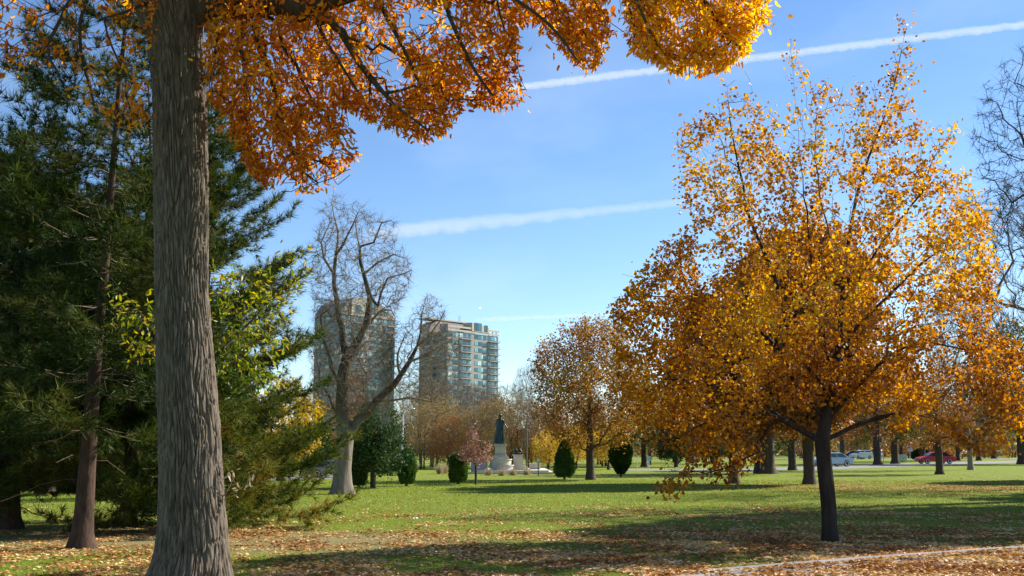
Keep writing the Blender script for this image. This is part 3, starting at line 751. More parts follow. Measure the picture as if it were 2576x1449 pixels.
# ================================================================== BARE COTTONWOOD (middle distance)
def bare_bark():
    m = mat_bark('bare_bark', (.11,.09,.075), (.27,.23,.19), 6, (1,1,.15), .05); nt = m.node_tree; N = nt.nodes; L = nt.links
    p = [q for q in N if q.type == 'BSDF_PRINCIPLED'][0]; src = p.inputs['Base Color'].links[0].from_socket
    tc = N.new('ShaderNodeTexCoord'); sx = N.new('ShaderNodeSeparateXYZ'); L.new(tc.outputs['Object'], sx.inputs[0])
    mr = N.new('ShaderNodeMapRange'); mr.inputs[1].default_value = 2.2; mr.inputs[2].default_value = 4.2; L.new(sx.outputs[2], mr.inputs[0])
    L.new(mixrgb(N, L, src, (.075,.058,.045), mr.outputs[0]), p.inputs['Base Color']); return m
M['bare_bark'] = bare_bark(); M['twig_bare'] = mat_bark('twig_bare', (.17,.13,.09), (.33,.26,.19), 4)
def bare_tree():
    rng = np.random.RandomState(41); Y = 44.0; base = W(860, 1240, Y); base[2] = 0
    root = thing('bare_tree', 'tall leafless pale trunked tree with one long limb reaching right before the towers', 'tree', base)
    sk = Skel(); w = .05
    def L(s, ps, dy=0, st=.5): return sk.line([W(a, b, Y+dy*(k+1)/len(ps)) for k, (a, b) in enumerate(ps)], s, step=st, wob=w, rng=rng)
    tr = sk.line([base+[0, 0, -.1], W(862, 1180, Y), W(868, 1110, Y)], step=.5)
    def nv(lst, v):
        z = W(900, v, Y)[2]; return min(lst, key=lambda i: abs(sk.p[i][2]-z))
    f1 = L(tr[-1], [(862, 1050), (862, 980), (872, 900), (905, 850), (925, 790), (930, 745), (915, 690), (905, 620), (895, 560)])
    f1b = L(nv(f1, 990), [(835, 930), (815, 860), (806, 800)], -.8)
    f2 = L(tr[-1], [(900, 1060), (945, 1010), (990, 970), (1030, 910), (1050, 870), (1060, 800), (1070, 750)], .6)
    L(nv(f2, 950), [(1000, 890), (1020, 840)], -1); L(nv(f2, 910), [(1090, 880), (1130, 860)], .8); L(nv(f2, 1020), [(1030, 1000), (1090, 1010)], .5); L(nv(f2, 860), [(1075, 850), (1105, 810), (1120, 780)], -.5)
    f3 = L(nv(f1, 890), [(860, 820), (848, 760), (840, 690), (845, 640), (850, 580), (835, 510)], 1.2)
    L(nv(f3, 700), [(815, 650), (808, 610), (830, 560)], .4)
    L(nv(f1, 740), [(950, 770), (975, 700), (1010, 690), (1035, 680)], .8); L(nv(f1, 680), [(950, 660), (990, 640), (1020, 650)], -.7)
    L(nv(f1, 630), [(940, 610), (960, 560), (985, 555)], .6); L(nv(f3, 640), [(870, 600), (890, 560), (900, 535)], -.7)
    L(nv(f1, 840), [(960, 780), (985, 780), (995, 800)], -1.2); L(nv(f1, 950), [(900, 900), (920, 940), (960, 900)], 1.4); L(nv(f1, 1050), [(830, 1000), (805, 960), (795, 900)], .9)
    p1 = [(795, 600), (805, 500), (850, 485), (905, 510), (960, 545), (1000, 555), (1000, 600), (1042, 670), (1035, 720), (1000, 780), (1010, 830), (985, 900), (990, 1000), (960, 1040), (830, 1050), (790, 1000), (778, 880), (790, 780), (780, 700)]
    p2 = [(1000, 880), (1020, 810), (1060, 760), (1085, 735), (1110, 760), (1125, 830), (1160, 850), (1150, 920), (1120, 1000), (1060, 1020), (1010, 1000), (985, 960)]
    ng = len(sk.p)
    a = poly_cloud(p1, Y, 3300, 3.6, rng, lambda P: np.clip(.35+(P[:, 1]-500)/420, .3, 1)); b = poly_cloud(p2, Y+.3, 800, 2.0, rng)
    grow(sk, np.concatenate([a, b]), .14, 1.1, .8, .16, rng, len(tr)-1, .03)
    r = radii(sk, .008, .34, 1.25)
    far = np.zeros(ng)
    for i in range(ng-1, 0, -1): far[sk.par[i]] = max(far[sk.par[i]], far[i]+np.linalg.norm(sk.p[i]-sk.p[sk.par[i]]))
    for i in range(ng): r[i] = max(r[i], .016+.0195*far[i]) if i >= len(tr) else max(r[i], .33-.012*sk.path[i])
    p, d = leaf_spots(sk, r, .013, .12, .1, rng)
    V, f = scatter(QUAD, p, rng.normal(size=p.shape), rng.uniform(.05, .1, len(p)), rng)
    S = sprays(sk, r, .02, 6, .5, .012, rng, .12, .8)
    tree_parts('bare_tree', root, sk, r, .06, [(V, f, M['oak_leaf']), (*S, M['twig_bare'])], M['bare_bark'], M['twig_bare'], base, flare=(1.2, .55), sides=(20, 8, 4, 3))
bare_tree()
def right_bare():
    rng = np.random.RandomState(43); Y = 40.0; base = W(2790, 1250, Y); base[2] = 0
    root = thing('bare_tree', 'dark leafless tree with fine drooping twigs at the right edge against the sky', 'tree', base)
    sk = Skel(); tr = sk.line([base+[0, 0, -.1], W(2785, 1000, Y), W(2760, 700, Y), W(2740, 450, Y), W(2750, 200, Y)], step=.6)
    L = lambda s, ps, dy: sk.line([W(a, b, Y+dy*(k+1)/len(ps)) for k, (a, b) in enumerate(ps)], s, step=.5, wob=.05, rng=rng)
    n = len(tr)
    L(tr[n//2], [(2660, 560), (2590, 400), (2570, 340), (2560, 290)], .5); L(tr[n//2-3], [(2650, 540), (2575, 490), (2545, 510), (2535, 600)], -.7)
    L(tr[int(n*.7)], [(2680, 300), (2600, 230), (2560, 210)], .8); L(tr[int(n*.4)], [(2680, 700), (2600, 640), (2560, 700)], .9)
    a = poly_cloud([(2440, 350), (2470, 220), (2530, 150), (2650, 60), (2900, 60), (3050, 300), (3050, 700), (2900, 850), (2700, 800), (2560, 640), (2500, 540), (2470, 480), (2455, 420)], Y, 2600, 4.5, rng)
    grow(sk, a, .18, 1.1, .5, .12, rng, 4, -.02); r = radii(sk, .009, .45, 1.2); S = sprays(sk, r, .02, 7, .5, .013, rng, -.1, .7)
    tree_parts('edge_tree', root, sk, r, .06, [(*S, M['twig_dark'])], M['dark_bark'], M['twig_dark'], base, flare=(1, .5))
right_bare()

# ================================================================== GENERIC BROADLEAF TREES
def crown_points(n, H, h0, R, rng, shape='round', sq=1.0):
    out = []
    while sum(map(len, out)) < n:
        q = rng.uniform(-1, 1, (n*3, 3)); t = (q[:, 2]+1)/2
        if shape == 'round': rad = np.sqrt(np.clip(1-(2*t-1)**2, 0, 1))**.8
        elif shape == 'vase': rad = np.clip(.35+t*1.0, 0, 1)*np.sqrt(np.clip(1-np.clip(t-.6, 0, 1)**2*5, 0, 1))
        elif shape == 'cone': rad = (1-t)**.8*np.clip(t*8, .3, 1)
        elif shape == 'dome': rad = np.sqrt(np.clip(1-t**2.2, 0, 1))*np.clip(.6+t*2, 0, 1)
        ok = np.hypot(q[:, 0], q[:, 1]) < rad
        p = np.stack([q[:, 0]*R, q[:, 1]*R*sq, h0+t*(H-h0)], 1)[ok]
        b = np.array([mnoise.noise(Vector(x*(1.7/R))+Vector((rng.randint(3)*0, 0, H))) for x in p[:n*2]])
        p = p[:n*2][b > -.22]; out.append(p)
    return np.concatenate(out)[:n]
def broad(name, label, base, H, h0, R, seed, n=700, tr=.2, shape='round', leaf='oak_leaf', per=4, lsize=.2, bark='dark_bark', twig='twig_brown', tip=.012, spread=.16, group=None, tpl=QUAD, lean=0, flare=(.8, .5), multi=1, alpha=.25, leafthr=1.6, cat='tree', sq=1., spray=0, spl=.8):
    rng = np.random.RandomState(seed); root = thing(name, label, cat, base, 0, group); sk = Skel()
    for m_ in range(multi):
        o = np.array([0, 0, 0]) if multi == 1 else np.array([rng.normal()*.3, rng.normal()*.2, 0])
        tr_ = sk.line([o+[0, 0, -.05], o+np.array([lean*.3, 0, h0*.6]), o+np.array([lean*.7+rng.normal()*.1*m_, 0, h0]), o*2+np.array([lean+rng.normal()*.4, rng.normal()*.3, h0+(H-h0)*.55])], step=.5)
    pts = crown_points(n, H, h0, R, rng, shape, sq)+np.array([lean*.8, 0, 0])
    grow(sk, pts, alpha, 1.1, .6, .1, rng, 1); r = radii(sk, tip, tr)
    lv = []
    if spray: lv = [(*sprays(sk, r, tip*3, spray, spl, tip*.8/spl, rng, .45, .6), M[twig])]
    if per:
        p, d = leaf_spots(sk, r, tip*leafthr, per, spread, rng)
        lv += [(*scatter(tpl, p, d*.4+rng.normal(size=d.shape)*.7, rng.uniform(lsize*.7, lsize*1.2, len(p)), rng), M[leaf])]
    tree_parts(name, root, sk, r, max(.04, tip*2.5), lv, M[bark], M[twig], (0, 0, 0), flare=flare, sides=(10, 6, 4, 3))
    return root
def place(o, u, v, label, s=1, rz=0, group=None, name=None, Y=None):
    c = copy_tree(o); p = G(u, v) if Y is None else np.array([W(u, v, Y)[0], Y, 0])
    c.location = (p[0], p[1], 0); c.rotation_euler = (0, 0, rz); c.scale = (s, s, s) if not hasattr(s, '__len__') else s
    c['label'] = label
    if group: c['group'] = group
    if name: c.name = name
    return c

# specimen trees on the middle lawn
b = G(1485, 1207); broad('oak_tree', 'russet and olive oak with rounded crown beside the dark green cone shrub', b, 9.4, 1.7, 3.7, 51, 2000, .23, 'round', 'oak_leaf', 12, .15, spread=.19, tip=.008, twig='twig_dark', spray=2, spl=.4)
b = G(1197, 1220); broad('young_tree', 'small young tree with pink brown leaves standing left of the statue', b, 3.3, .95, 1.15, 52, 420, .06, 'cone', 'pink_leaf', 4, .10, spread=.07, tip=.005, twig='twig_red', flare=None)
b = G(938, 1228); broad('green_tree', 'spreading dark green tree between two clipped shrubs', b, 3.95, .7, 1.85, 53, 1100, .13, 'dome', 'evergreen', 9, .13, spread=.14, tip=.008, twig='twig_dark', flare=None)

# ================================================================== CLIPPED SHRUBS
def shrub(name, label, base, H, R, prof, seed, n=9000, group=None, leaf='shrub_green', ls=.10):
    """stem, and a foliage mass of small sprays over an uneven body"""
    rng = np.random.RandomState(seed); root = thing(name, label, 'shrub', base, rng.uniform(0, 6), group)
    MB().tube([(0, 0, -.02), (0, 0, H*.3)], [.07, .05]).build('stem', M['dark_bark'], root)
    t = rng.uniform(0, 1, n); az = rng.uniform(0, 2*math.pi, n); rr = np.interp(t, *zip(*prof))*R
    bump = np.array([mnoise.noise(Vector((math.cos(a)*1.6, math.sin(a)*1.6, q*4+seed))) for a, q in zip(az, t)])
    rr = rr*(1+.2*bump)*(1+.07*rng.normal(size=n)*(rng.uniform(size=n) < .25))*(1-.16*rng.uniform(0, 1, n)**2)
    pos = np.stack([rr*np.cos(az), rr*np.sin(az), .06*H+t*H*.94], 1)
    d = np.stack([np.cos(az)*.7, np.sin(az)*.7, np.full(n, .8)], 1)+rng.normal(size=(n, 3))*.45
    V, f = scatter(QUAD, pos, d, rng.uniform(ls*.6, ls*1.3, n), rng)
    nn = 20; kk = 14; core = []
    for i in range(kk+1):
        q = i/kk; r0 = np.interp(q, *zip(*prof))*R*.86
        for k in range(nn):
            a = 2*math.pi*k/nn; r1 = r0*(1+.2*mnoise.noise(Vector((math.cos(a)*1.6, math.sin(a)*1.6, q*4+seed)))); core.append((r1*math.cos(a), r1*math.sin(a), .08*H+q*H*.88))
    core = np.array(core); i0 = (np.arange(kk)*nn)[:, None]; k = np.arange(nn)[None]; k2 = (k+1) % nn
    fc = np.stack([i0+k, i0+k2, i0+nn+k2, i0+nn+k], -1).reshape(-1, 4)
    link('foliage', mesh_np(name, np.concatenate([core, V]), [fc, f+len(core)], [M[leaf]]), root); return root
EGG = [(0, .55), (.12, .85), (.4, 1), (.7, .82), (.9, .5), (1, .12)]
BARREL = [(0, .7), (.15, .92), (.5, 1), (.8, .97), (.93, .8), (1, .3)]
CONE = [(0, .6), (.12, .95), (.3, 1), (.55, .8), (.8, .48), (.95, .2), (1, .05)]
SG = 'clipped evergreen shrubs on the lawn'
shrub('clipped_shrub', 'flat topped clipped shrub just right of the pale trunked bare tree', G(902, 1226), 1.3, .37, BARREL, 61, 7000, SG)
shrub('clipped_shrub', 'egg shaped clipped shrub right of the spreading green tree', G(1022, 1223), 1.75, .41, EGG, 62, 8000, SG)
shrub('clipped_shrub', 'barrel shaped clipped shrub left of the young pink brown tree', G(1153, 1218), 1.5, .43, BARREL, 63, 8000, SG)
shrub('clipped_shrub', 'pointed cone shaped dark green shrub left of the russet oak', G(1420, 1206), 2.25, .58, CONE, 64, 11000, SG)
shrub('clipped_shrub', 'tall columnar dark evergreen right of the russet oak', G(1562, 1200), 3.0, .72, [(0, .25), (.1, .55), (.25, .9), (.5, 1), (.75, .8), (.92, .4), (1, .1)], 65, 12000, SG, 'evergreen')
shrub('round_bush', 'low round dark bush beside a trunk behind the red car', np.array([ (2305-CX)/F*170, 170, 0]), 1.7, 1.3, EGG, 66, 3000, None, 'evergreen', .25)

# ================================================================== BACKGROUND TREES
bgr = random.Random(3)
BB = [broad('bare_tree', 'slender grey bare tree rising left of the statue', (0, 0, 0), 15, 2.5, 4.6, 70+i, 1000, .22, 'vase' if i != 1 else 'round', None, 0, bark='twig_grey', twig=('twig_grey', 'twig_brown', 'twig_grey')[i], tip=.013, group='bare trees behind the monument', alpha=.2, spray=7, spl=1.1) for i in range(3)]
BW = [broad('brown_tree', 'hazy tan tree', (0, 0, 0), 9, .8, 4.2, 80+i, 900, .2, ('round', 'dome')[i], ('willow_leaf', 'rust_leaf')[i], 7, .17, twig='twig_brown', tip=.013, spread=.25, group='autumn trees behind the monument', multi=3, spray=4, spl=.6) for i in range(2)]
BY = broad('yellow_tree', 'yellow', (0, 0, 0), 8, 1.0, 3.6, 85, 650, .2, 'round', 'yellow_leaf', 6, .26, tip=.015, spread=.25, group='autumn trees behind the monument')
BR = broad('shade_tree', 'big', (0, 0, 0), 15, 3.0, 6.2, 86, 1300, .5, 'round', 'rust_leaf', 4, .30, tip=.018, spread=.3, group='large trees at the far side of the lawn')
BO = broad('shade_tree', 'big', (0, 0, 0), 14, 2.8, 6.0, 87, 1300, .45, 'dome', 'olive_leaf', 6, .32, tip=.018, spread=.3, group='large trees at the far side of the lawn')
DENSE = broad('shade_tree', 'dense russet shade tree beyond the right edge nearest the linden', (24.0, 34.3, 0), 16.5, 3.4, 5.4, 95, 1900, .4, 'round', 'rust_leaf', 16, .42, tip=.018, spread=.35, group='shade trees beyond the right edge')
BE = broad('evergreen_tree', 'dark', (0, 0, 0), 11, .6, 3.4, 88, 900, .25, 'cone', 'evergreen', 9, .3, tip=.015, spread=.25, group='dark evergreens in the distance', twig='twig_dark')
def setp(o, u, Y, label, s=1, rz=0):
    p = np.array([(u-CX)/F*Y*1.0/cp_**0, Y]); x = W(u, 1150, Y)[0]
    o.location = (x, Y, 0); o.rotation_euler = (0, 0, rz); o.scale = (s, s, s) if not hasattr(s, '__len__') else s; o['label'] = label
used = set()
def bg(proto, u, Y, label, s=1, rz=None):
    if id(proto) in used or proto is DENSE: o = copy_tree(proto)
    else: o = proto; used.add(id(proto))
    setp(o, u, Y, label, s, bgr.uniform(0, 6.28) if rz is None else rz); return o
# bare row (grey brown) in front of the right tower and around the statue
for a in ((0, 1010, 120, 'thin bare tree behind the curved street lamp', .62), (1, 1085, 112, 'broad bare tree covering the lower left corner of the right tower', .62),
          (2, 1130, 118, 'dense bare tree against the lower left of the right tower', .62), (0, 1180, 124, 'bare tree against the middle of the right tower base', .62),
          (1, 1235, 110, 'bare tree directly behind the statue', .50), (2, 1292, 116, 'bare tree just right of the statue', .57),
          (0, 1325, 100, 'slim tall bare tree alone against the sky right of the statue', (.30, .30, .62)), (1, 1060, 140, 'bare tree in the gap between the two towers', .66), (2, 1210, 140, 'bare tree at the foot of the right tower, farther back', .64),
          (0, 780, 120, 'faint bare tree left of the left tower base', .55), (1, 960, 130, 'bare tree behind the long right limb', .55), (2, 1375, 130, 'bare tree behind the left side of the russet oak', .45)):
    bg(BB[a[0]], a[1], a[2], a[3], a[4])
for a in ((0, 1062, 100, 'tan bushy tree right of the curved street lamp', (.62, .6, .72)), (0, 1100, 108, 'golden brown bushy tree between lamp and barrel shrub', (.72, .7, .8)), (1, 1130, 98, 'rust brown low tree behind the barrel shaped shrub', .55), (0, 1165, 104, 'olive tan tree behind the young pink brown tree', .62),
          (0, 1215, 100, 'tan tree left of the statue pedestal', .68), (0, 1290, 104, 'yellow brown tree rising behind the smaller pedestal', .80), (1, 1330, 108, 'rust brown tree between statue and cone shrub', .72), (1, 1385, 106, 'reddish tree behind the cone shaped shrub', .75),
          (0, 1445, 112, 'tan tree behind the oak trunk', .8), (1, 1520, 116, 'rusty tree between oak and columnar evergreen', .8), (1, 880, 98, 'orange tree glowing behind the pale bare trunk', (.55, .55, 1.0)), (0, 1640, 125, 'tan tree right of the columnar evergreen', .8), (1, 1250, 118, 'red brown tree behind the statue robe', .8), (0, 1500, 128, 'pale tan tree far behind the oak', .95)):
    bg(BW[a[0]], a[1], a[2], a[3], a[4])
for a in ((1380, 92, 'low yellow tree beside the cone shaped shrub', .42), (705, 62, 'bright yellow tree seen between the pine boughs', .72), (1530, 96, 'yellow tree behind the columnar evergreen', .52), (1450, 100, 'yellow green tree just right of the cone shrub', .5)):
    bg(BY, *a)
for a in ((800, 80, 'dark conifer left of the pale bare trunk', .50), (760, 74, 'dark evergreen behind the bough tips', .50), (905, 86, 'dark evergreen behind the clipped flat topped shrub', .45), (1700, 110, 'dark evergreen behind the linden leaves', .7), (1790, 130, 'dark evergreen in the shade of the linden crown', .6),
          (20, 46, 'dark evergreen deep among the pines, second from the left', 1.35), (230, 52, 'dark evergreen between the far left pine and the open pine', 1.3), (440, 56, 'dark evergreen directly behind the furrowed trunk', 1.0), (540, 60, 'dark evergreen behind the middle of the warm green pine', .95), (120, 44, 'dark evergreen deep among the pines', 1.25), (-60, 50, 'dark evergreen at the left picture edge', 1.4), (330, 60, 'evergreen between the two nearer pine trunks', .7), (600, 70, 'evergreen far behind the warm green pine', .5), (1160, 112, 'green conifer in the bare row', .5)):
    bg(BE, *a)
# large shade trees on the right (their trunks show under the linden's crown)
for a in ((DENSE, 1845, 57, 'thin dark trunk left of the linden under its low branches', (.62, .62, .62)), (DENSE, 2034, 55.6, 'grey brown straight trunk immediately left of the linden trunk', (.70, .70, .80)), (BR, 1931, 80, 'massive dark trunk, widest of those under the linden', (1.0, 1.0, .8)),
          (BO, 1992, 93, 'dark trunk half hidden by hanging yellow leaves', .7), (BR, 2207, 126, 'dark broad trunk beside the teal sign post', .85), (BO, 2251, 135, 'stout dark trunk between sign post and red car', .95), (BR, 2268, 150, 'thin trunk touching the stout trunk left of the red car', .5),
          (BO, 2322, 160, 'trunk behind the hood of the red car', .8), (BR, 2362, 78, 'slender dark trunk standing before the red car', (.50, .50, .56)), (BO, 2410, 175, 'forked trunk right of the red car', .7), (BR, 2462, 172, 'leaning trunk near the parked white car', .75), (BO, 2572, 130, 'huge dark trunk at the right picture edge', 1.2),
          (BO, 1620, 112, 'green brown tree left of the linden crown', .62), (BR, 1740, 140, 'russet tree seen through the lower left linden branches', .8), (BR, 2120, 190, 'russet tree behind the silver car', .9), (BO, 2500, 210, 'olive tree beyond the white car', 1.0), (BO, 2180, 230, 'olive tree beyond the yellow barrier', 1.0), (BR, 1850, 210, 'russet tree far behind the massive trunk', 1.0), (BO, 2350, 250, 'olive tree far beyond the red car', 1.1)):
    bg(*a)
for a in ((0, 1700, 150, 'low tan tree in the distance below the linden, leftmost', .75), (1, 1790, 165, 'low rusty tree in the distance left of the massive trunk', .8), (1, 2015, 210, 'low rusty tree far behind the straight grey brown trunk', .9), (0, 2160, 225, 'low tan tree rising behind the silver hatchback', 1.0), (1, 2290, 215, 'low rusty tree above the pale square sign', .95),
          (0, 2395, 285, 'low tan tree behind the maroon car', 1.1), (1, 2480, 280, 'low rusty tree behind the dark grey car', 1.1), (0, 2555, 240, 'low tan tree at the far right edge', 1.0)):
    bg(BW[a[0]], a[1], a[2], a[3], a[4])
bg(BR, 1905, 81, 'twin leaning trunk beside the massive dark trunk', (.5, .5, .8))
# bare big trees, upper right, behind the linden
bg(BB[1], 2600, 49, 'tall grey bare tree behind the right side of the linden', .95)
bg(BB[2], 2440, 95, 'bare tree glimpsed through the right linden branches', 1.0)
# trees standing beyond the right edge of the picture that shade the near lawn
for x, y, lb, sc_ in ((34, 47, 'dense russet shade tree beyond the right edge, second along the lawn', .8), (38, 64, 'dense russet shade tree beyond the right edge far down the lawn', .75)):
    o = copy_tree(DENSE); o.location = (x, y, 0); o.scale = (sc_,)*3; o.rotation_euler = (0, 0, x); o['label'] = lb
# far wood closing the view all round the lawn
def far_wood():
    rng = np.random.RandomState(91); n = 90000
    u = rng.uniform(-700, 3300, n); Y = rng.uniform(235, 330, n); x = (u-CX)/F*Y
    top = np.array([5.5+3.6*mnoise.noise(Vector((a*.035, 0, 3)))+2.5*mnoise.noise(Vector((a*.13, b*.02, 7))) for a, b in zip(x, Y)])
    z = top*rng.uniform(0.02, 1, n)**.8
    V, f = scatter(QUAD, np.column_stack([x, Y, z]), rng.normal(size=(n, 3)), rng.uniform(.5, 1.1, n), rng)
    k = 16000; i = rng.choice(n, k); V2, f2 = needles(np.column_stack([x[i], Y[i], z[i]]), rng.normal(size=(k, 3))*.5+[0, 0, 1], rng.uniform(1.5, 3.5, k), rng, 1, .02, .1)
    part = rng.randint(0, 3, n)
    mi = np.array([0 if mnoise.noise(Vector((a*.03, 5, 1))) > .12 else 1 if mnoise.noise(Vector((a*.05, 9, 1))) > 0 else 2 for a in x])
    o = link('far_wood', mesh_np('far_wood', np.concatenate([V, V2]), [f, f2+len(V)], [M['evergreen'], M['willow_leaf'], M['rust_leaf'], M['twig_brown']], np.concatenate([mi, np.full(len(f2), 3)])))
    tag(o, 'far belt of mixed autumn woodland closing the view beyond the park', 'woodland', None, 'stuff')
far_wood()

# ================================================================== TOWERS
M['tower_wall'] = mat_simple('tower_wall', (.29,.262,.25), .85, var=.06, scale=.2)
M['tower_trim'] = mat_simple('tower_trim', (.44,.40,.34), .85, var=.06, scale=.2)
M['tower_slab'] = mat_simple('tower_slab', (.30,.28,.27), .85, var=.06, scale=.3)
M['rail'] = mat_simple('rail', (.05,.07,.07), .5, var=.1)
def mat_glass():
    m = bpy.data.materials.new('tower_glass'); nt, N, L = nodes_of(m)
    o = N.new('ShaderNodeOutputMaterial'); p = N.new('ShaderNodeBsdfPrincipled')
    oi = N.new('ShaderNodeNewGeometry'); oo = N.new('ShaderNodeObjectInfo')
    f = math_(N, L, 'FRACT', math_(N, L, 'ADD', oi.outputs['Random Per Island'], oo.outputs['Random']))
    r = ramp(N, [(.0, (.02,.06,.08)), (.45, (.05,.15,.19)), (.6, (.10,.28,.32)), (.85, (.22,.44,.48)), (1, (.52,.66,.62))]); L.new(f, r.inputs[0])
    L.new(r.outputs[0], p.inputs['Base Color']); p.inputs['Roughness'].default_value = .12; p.inputs['Specular IOR Level'].default_value = .9
    L.new(p.outputs[0], o.inputs[0]); return m
M['glass'] = mat_glass()
def window_set(root, spots, mull=True):
    """spots: (matrix, w, h). The first 100 are parts of their own; the rest one part"""
    cache = {}
    def geo(w, h):
        mb = MB(); nw = max(1, int(round(w/1.2))); g = w/nw
        for k in range(nw): mb.box(-w/2+k*g+.06, -w/2+(k+1)*g-.06, -.09, 0, .06, h-.06)
        return mb
    rest = MB()
    for i, (mt, w, h) in enumerate(spots):
        if i < 100:
            key = (round(w, 2), round(h, 2))
            if key not in cache:
                o = geo(w, h).build('window', M['glass'], root); cache[key] = o.data
            else: o = link('window', cache[key], root)
            o.matrix_local = mt
        else:
            g = geo(w, h).xf(mt); rest.add(g.v, g.f)
    if rest.v: tag(rest.build('windows', M['glass'], root), kind='stuff')
def tower(label, uc, Y, wl, wr, H, floors, top, phi=50, ncol=None, prof=None):
    """local axes: lit face in the plane y=0 from x=0 to wr (outward -y); dark face in the plane x=0 from y=0 to wl (outward -x)"""
    base = W(uc, 1130, Y); base[2] = 0
    root = thing('apartment_tower', label, 'tower', base, R_(phi), 'apartment towers')
    fh = H/floors
    body = MB()
    if top == 'vault':
        pr = [(0, 0), (wr, 0), (wr, H*.87), (wr*.95, H*.90), (wr*.80, H*.95), (wr*.62, H*.985), (wr*.45, H), (wr*.25, H*.99), (wr*.10, H*.95), (0, H*.89)]
        body.prism(pr, 0, wl)
    else:
        # stepped: low front wing, higher rear slab with a rounded shoulder
        body.box(0, wr, 0, wl*.62, 0, H*.90)
        body.prism([(-1.2, 0), (wr*.86, 0), (wr*.86, H*.985), (wr*.25, H), (wr*.1, H*.99), (0, H*.96), (-1.2, H*.92)], wl*.62, wl)
    body.build('wall', M['tower_wall'], root)
    spots = []; ax = Matrix.Identity(4)
    def face(x, z): return Matrix.Translation((x, -.02, z))
    def dark(y, z): return Matrix.Translation((-.02 if top == 'vault' or y < wl*.6 else -1.22, y, z)) @ Matrix.Rotation(-math.pi/2, 4, 'Z')
    nf = floors-(3 if top == 'vault' else 2)
    hi = nf
    for f in range(nf-1, 0, -1):
        z = f*fh
        for (c, w) in ((.10, .18), (.335, .23), (.60, .17), (.72, .065), (.885, .21)):
            spots.append((face(wr*c, z+.75), wr*w, fh*.64))
        for c in (.12, .30, .48, .72, .88):
            spots.append((dark(wl*c, z+.8), wl*.15, fh*.55))
    window_set(root, spots)
    for f in range(nf, 1, -1):
        z = f*fh
        for (c, w, key) in ((.335, .24, 'a'), (.885, .225, 'b')):
            sl = link('balcony', BAL.setdefault((round(wr*w, 2)), make_balcony(wr*w)), root, (wr*c, 0, z-fh+.1))
    # light string courses
    tr = MB()
    for f in (nf, nf+.55):
        if top != 'vault' or f == nf: tr.box(-.25, wr+.25, -.35, .0, f*fh+.3, f*fh+1.1)
    tr.build('cornice', M['tower_trim'], root)
    if top == 'vault':
        g = MB().prism([(wr*.18, nf*fh+1.12), (wr*.95, nf*fh+1.12), (wr*.93, H*.885), (wr*.78, H*.935), (wr*.6, H*.968), (wr*.45, H*.98), (wr*.3, H*.975), (wr*.18, H*.95)], -.3, -.01).build('gable', M['tower_trim'], root)
        window_set(root, [(Matrix.Translation((wr*.52, -.32, nf*fh+1.6)), wr*.2, fh*1.9), (Matrix.Translation((wr*.80, -.32, nf*fh+1.6)), wr*.13, fh*.8), (Matrix.Translation((wr*.3, -.32, nf*fh+1.6)), wr*.1, fh*1.2)])
    else:
        zt = H*.90
        gb = MB().prism([(wr*.45, nf*fh+1.12), (wr*.80, nf*fh+1.12), (wr*.80, zt+3.4), (wr*.72, zt+4.2), (wr*.58, zt+4.9), (wr*.45, zt+5.2)], -.5, wl*.3).build('gable', M['tower_trim'], root)
        window_set(root, [(Matrix.Translation((wr*.57, -.52, nf*fh+1.5)), wr*.15, fh*1.25), (Matrix.Translation((wr*.73, -.52, nf*fh+1.5)), wr*.07, fh*1.05)])
        MB().box(wr*.10, wr*.40, wl*.2, wl*.5, zt+.01, zt+4).build('penthouse', M['tower_wall'], root)
        MB().box(-1.4, wr*.88, wl*.6, wl+.3, H+.02, H+.7).build('roof_edge', M['tower_trim'], root)
        pg = MB()
        for x in (.84, .92, .99): pg.box(wr*x-.15, wr*x+.15, 1, 1.3, zt, zt+2.6)
        pg.box(wr*.82, wr, .8, 3, zt+2.6, zt+2.9); pg.build('pergola', M['rail'], root)
        for x in (.25, .34, .62, .645): MB().tube([(wr*x, wl*.8, H), (wr*x, wl*.8, H+4)], .08, 5).build('antenna', M['rail'], root)
    return root
BAL = {}
def make_balcony(w):
    mb = MB(); mb.box(-w/2, w/2, -1.5, -.12, -.18, .12)
    for k in range(9): mb.box(-w/2+k*(w-.08)/8, -w/2+.08+k*(w-.08)/8, -1.5, -1.44, .12, 1.1)
    mb.box(-w/2, w/2, -1.52, -1.43, 1.1, 1.18)
    o = mb.build('balcony', M['tower_slab']); me = o.data; bpy.data.objects.remove(o); return me
tower('right hand brown apartment tower with stepped flat roof and stacked balconies', 1124, 500, 17, 35.5, 61.5, 20, 'step')
tower('left hand apartment tower with rounded vaulted top seen through bare branches', 850, 480, 17.5, 33, 69.5, 23, 'vault')

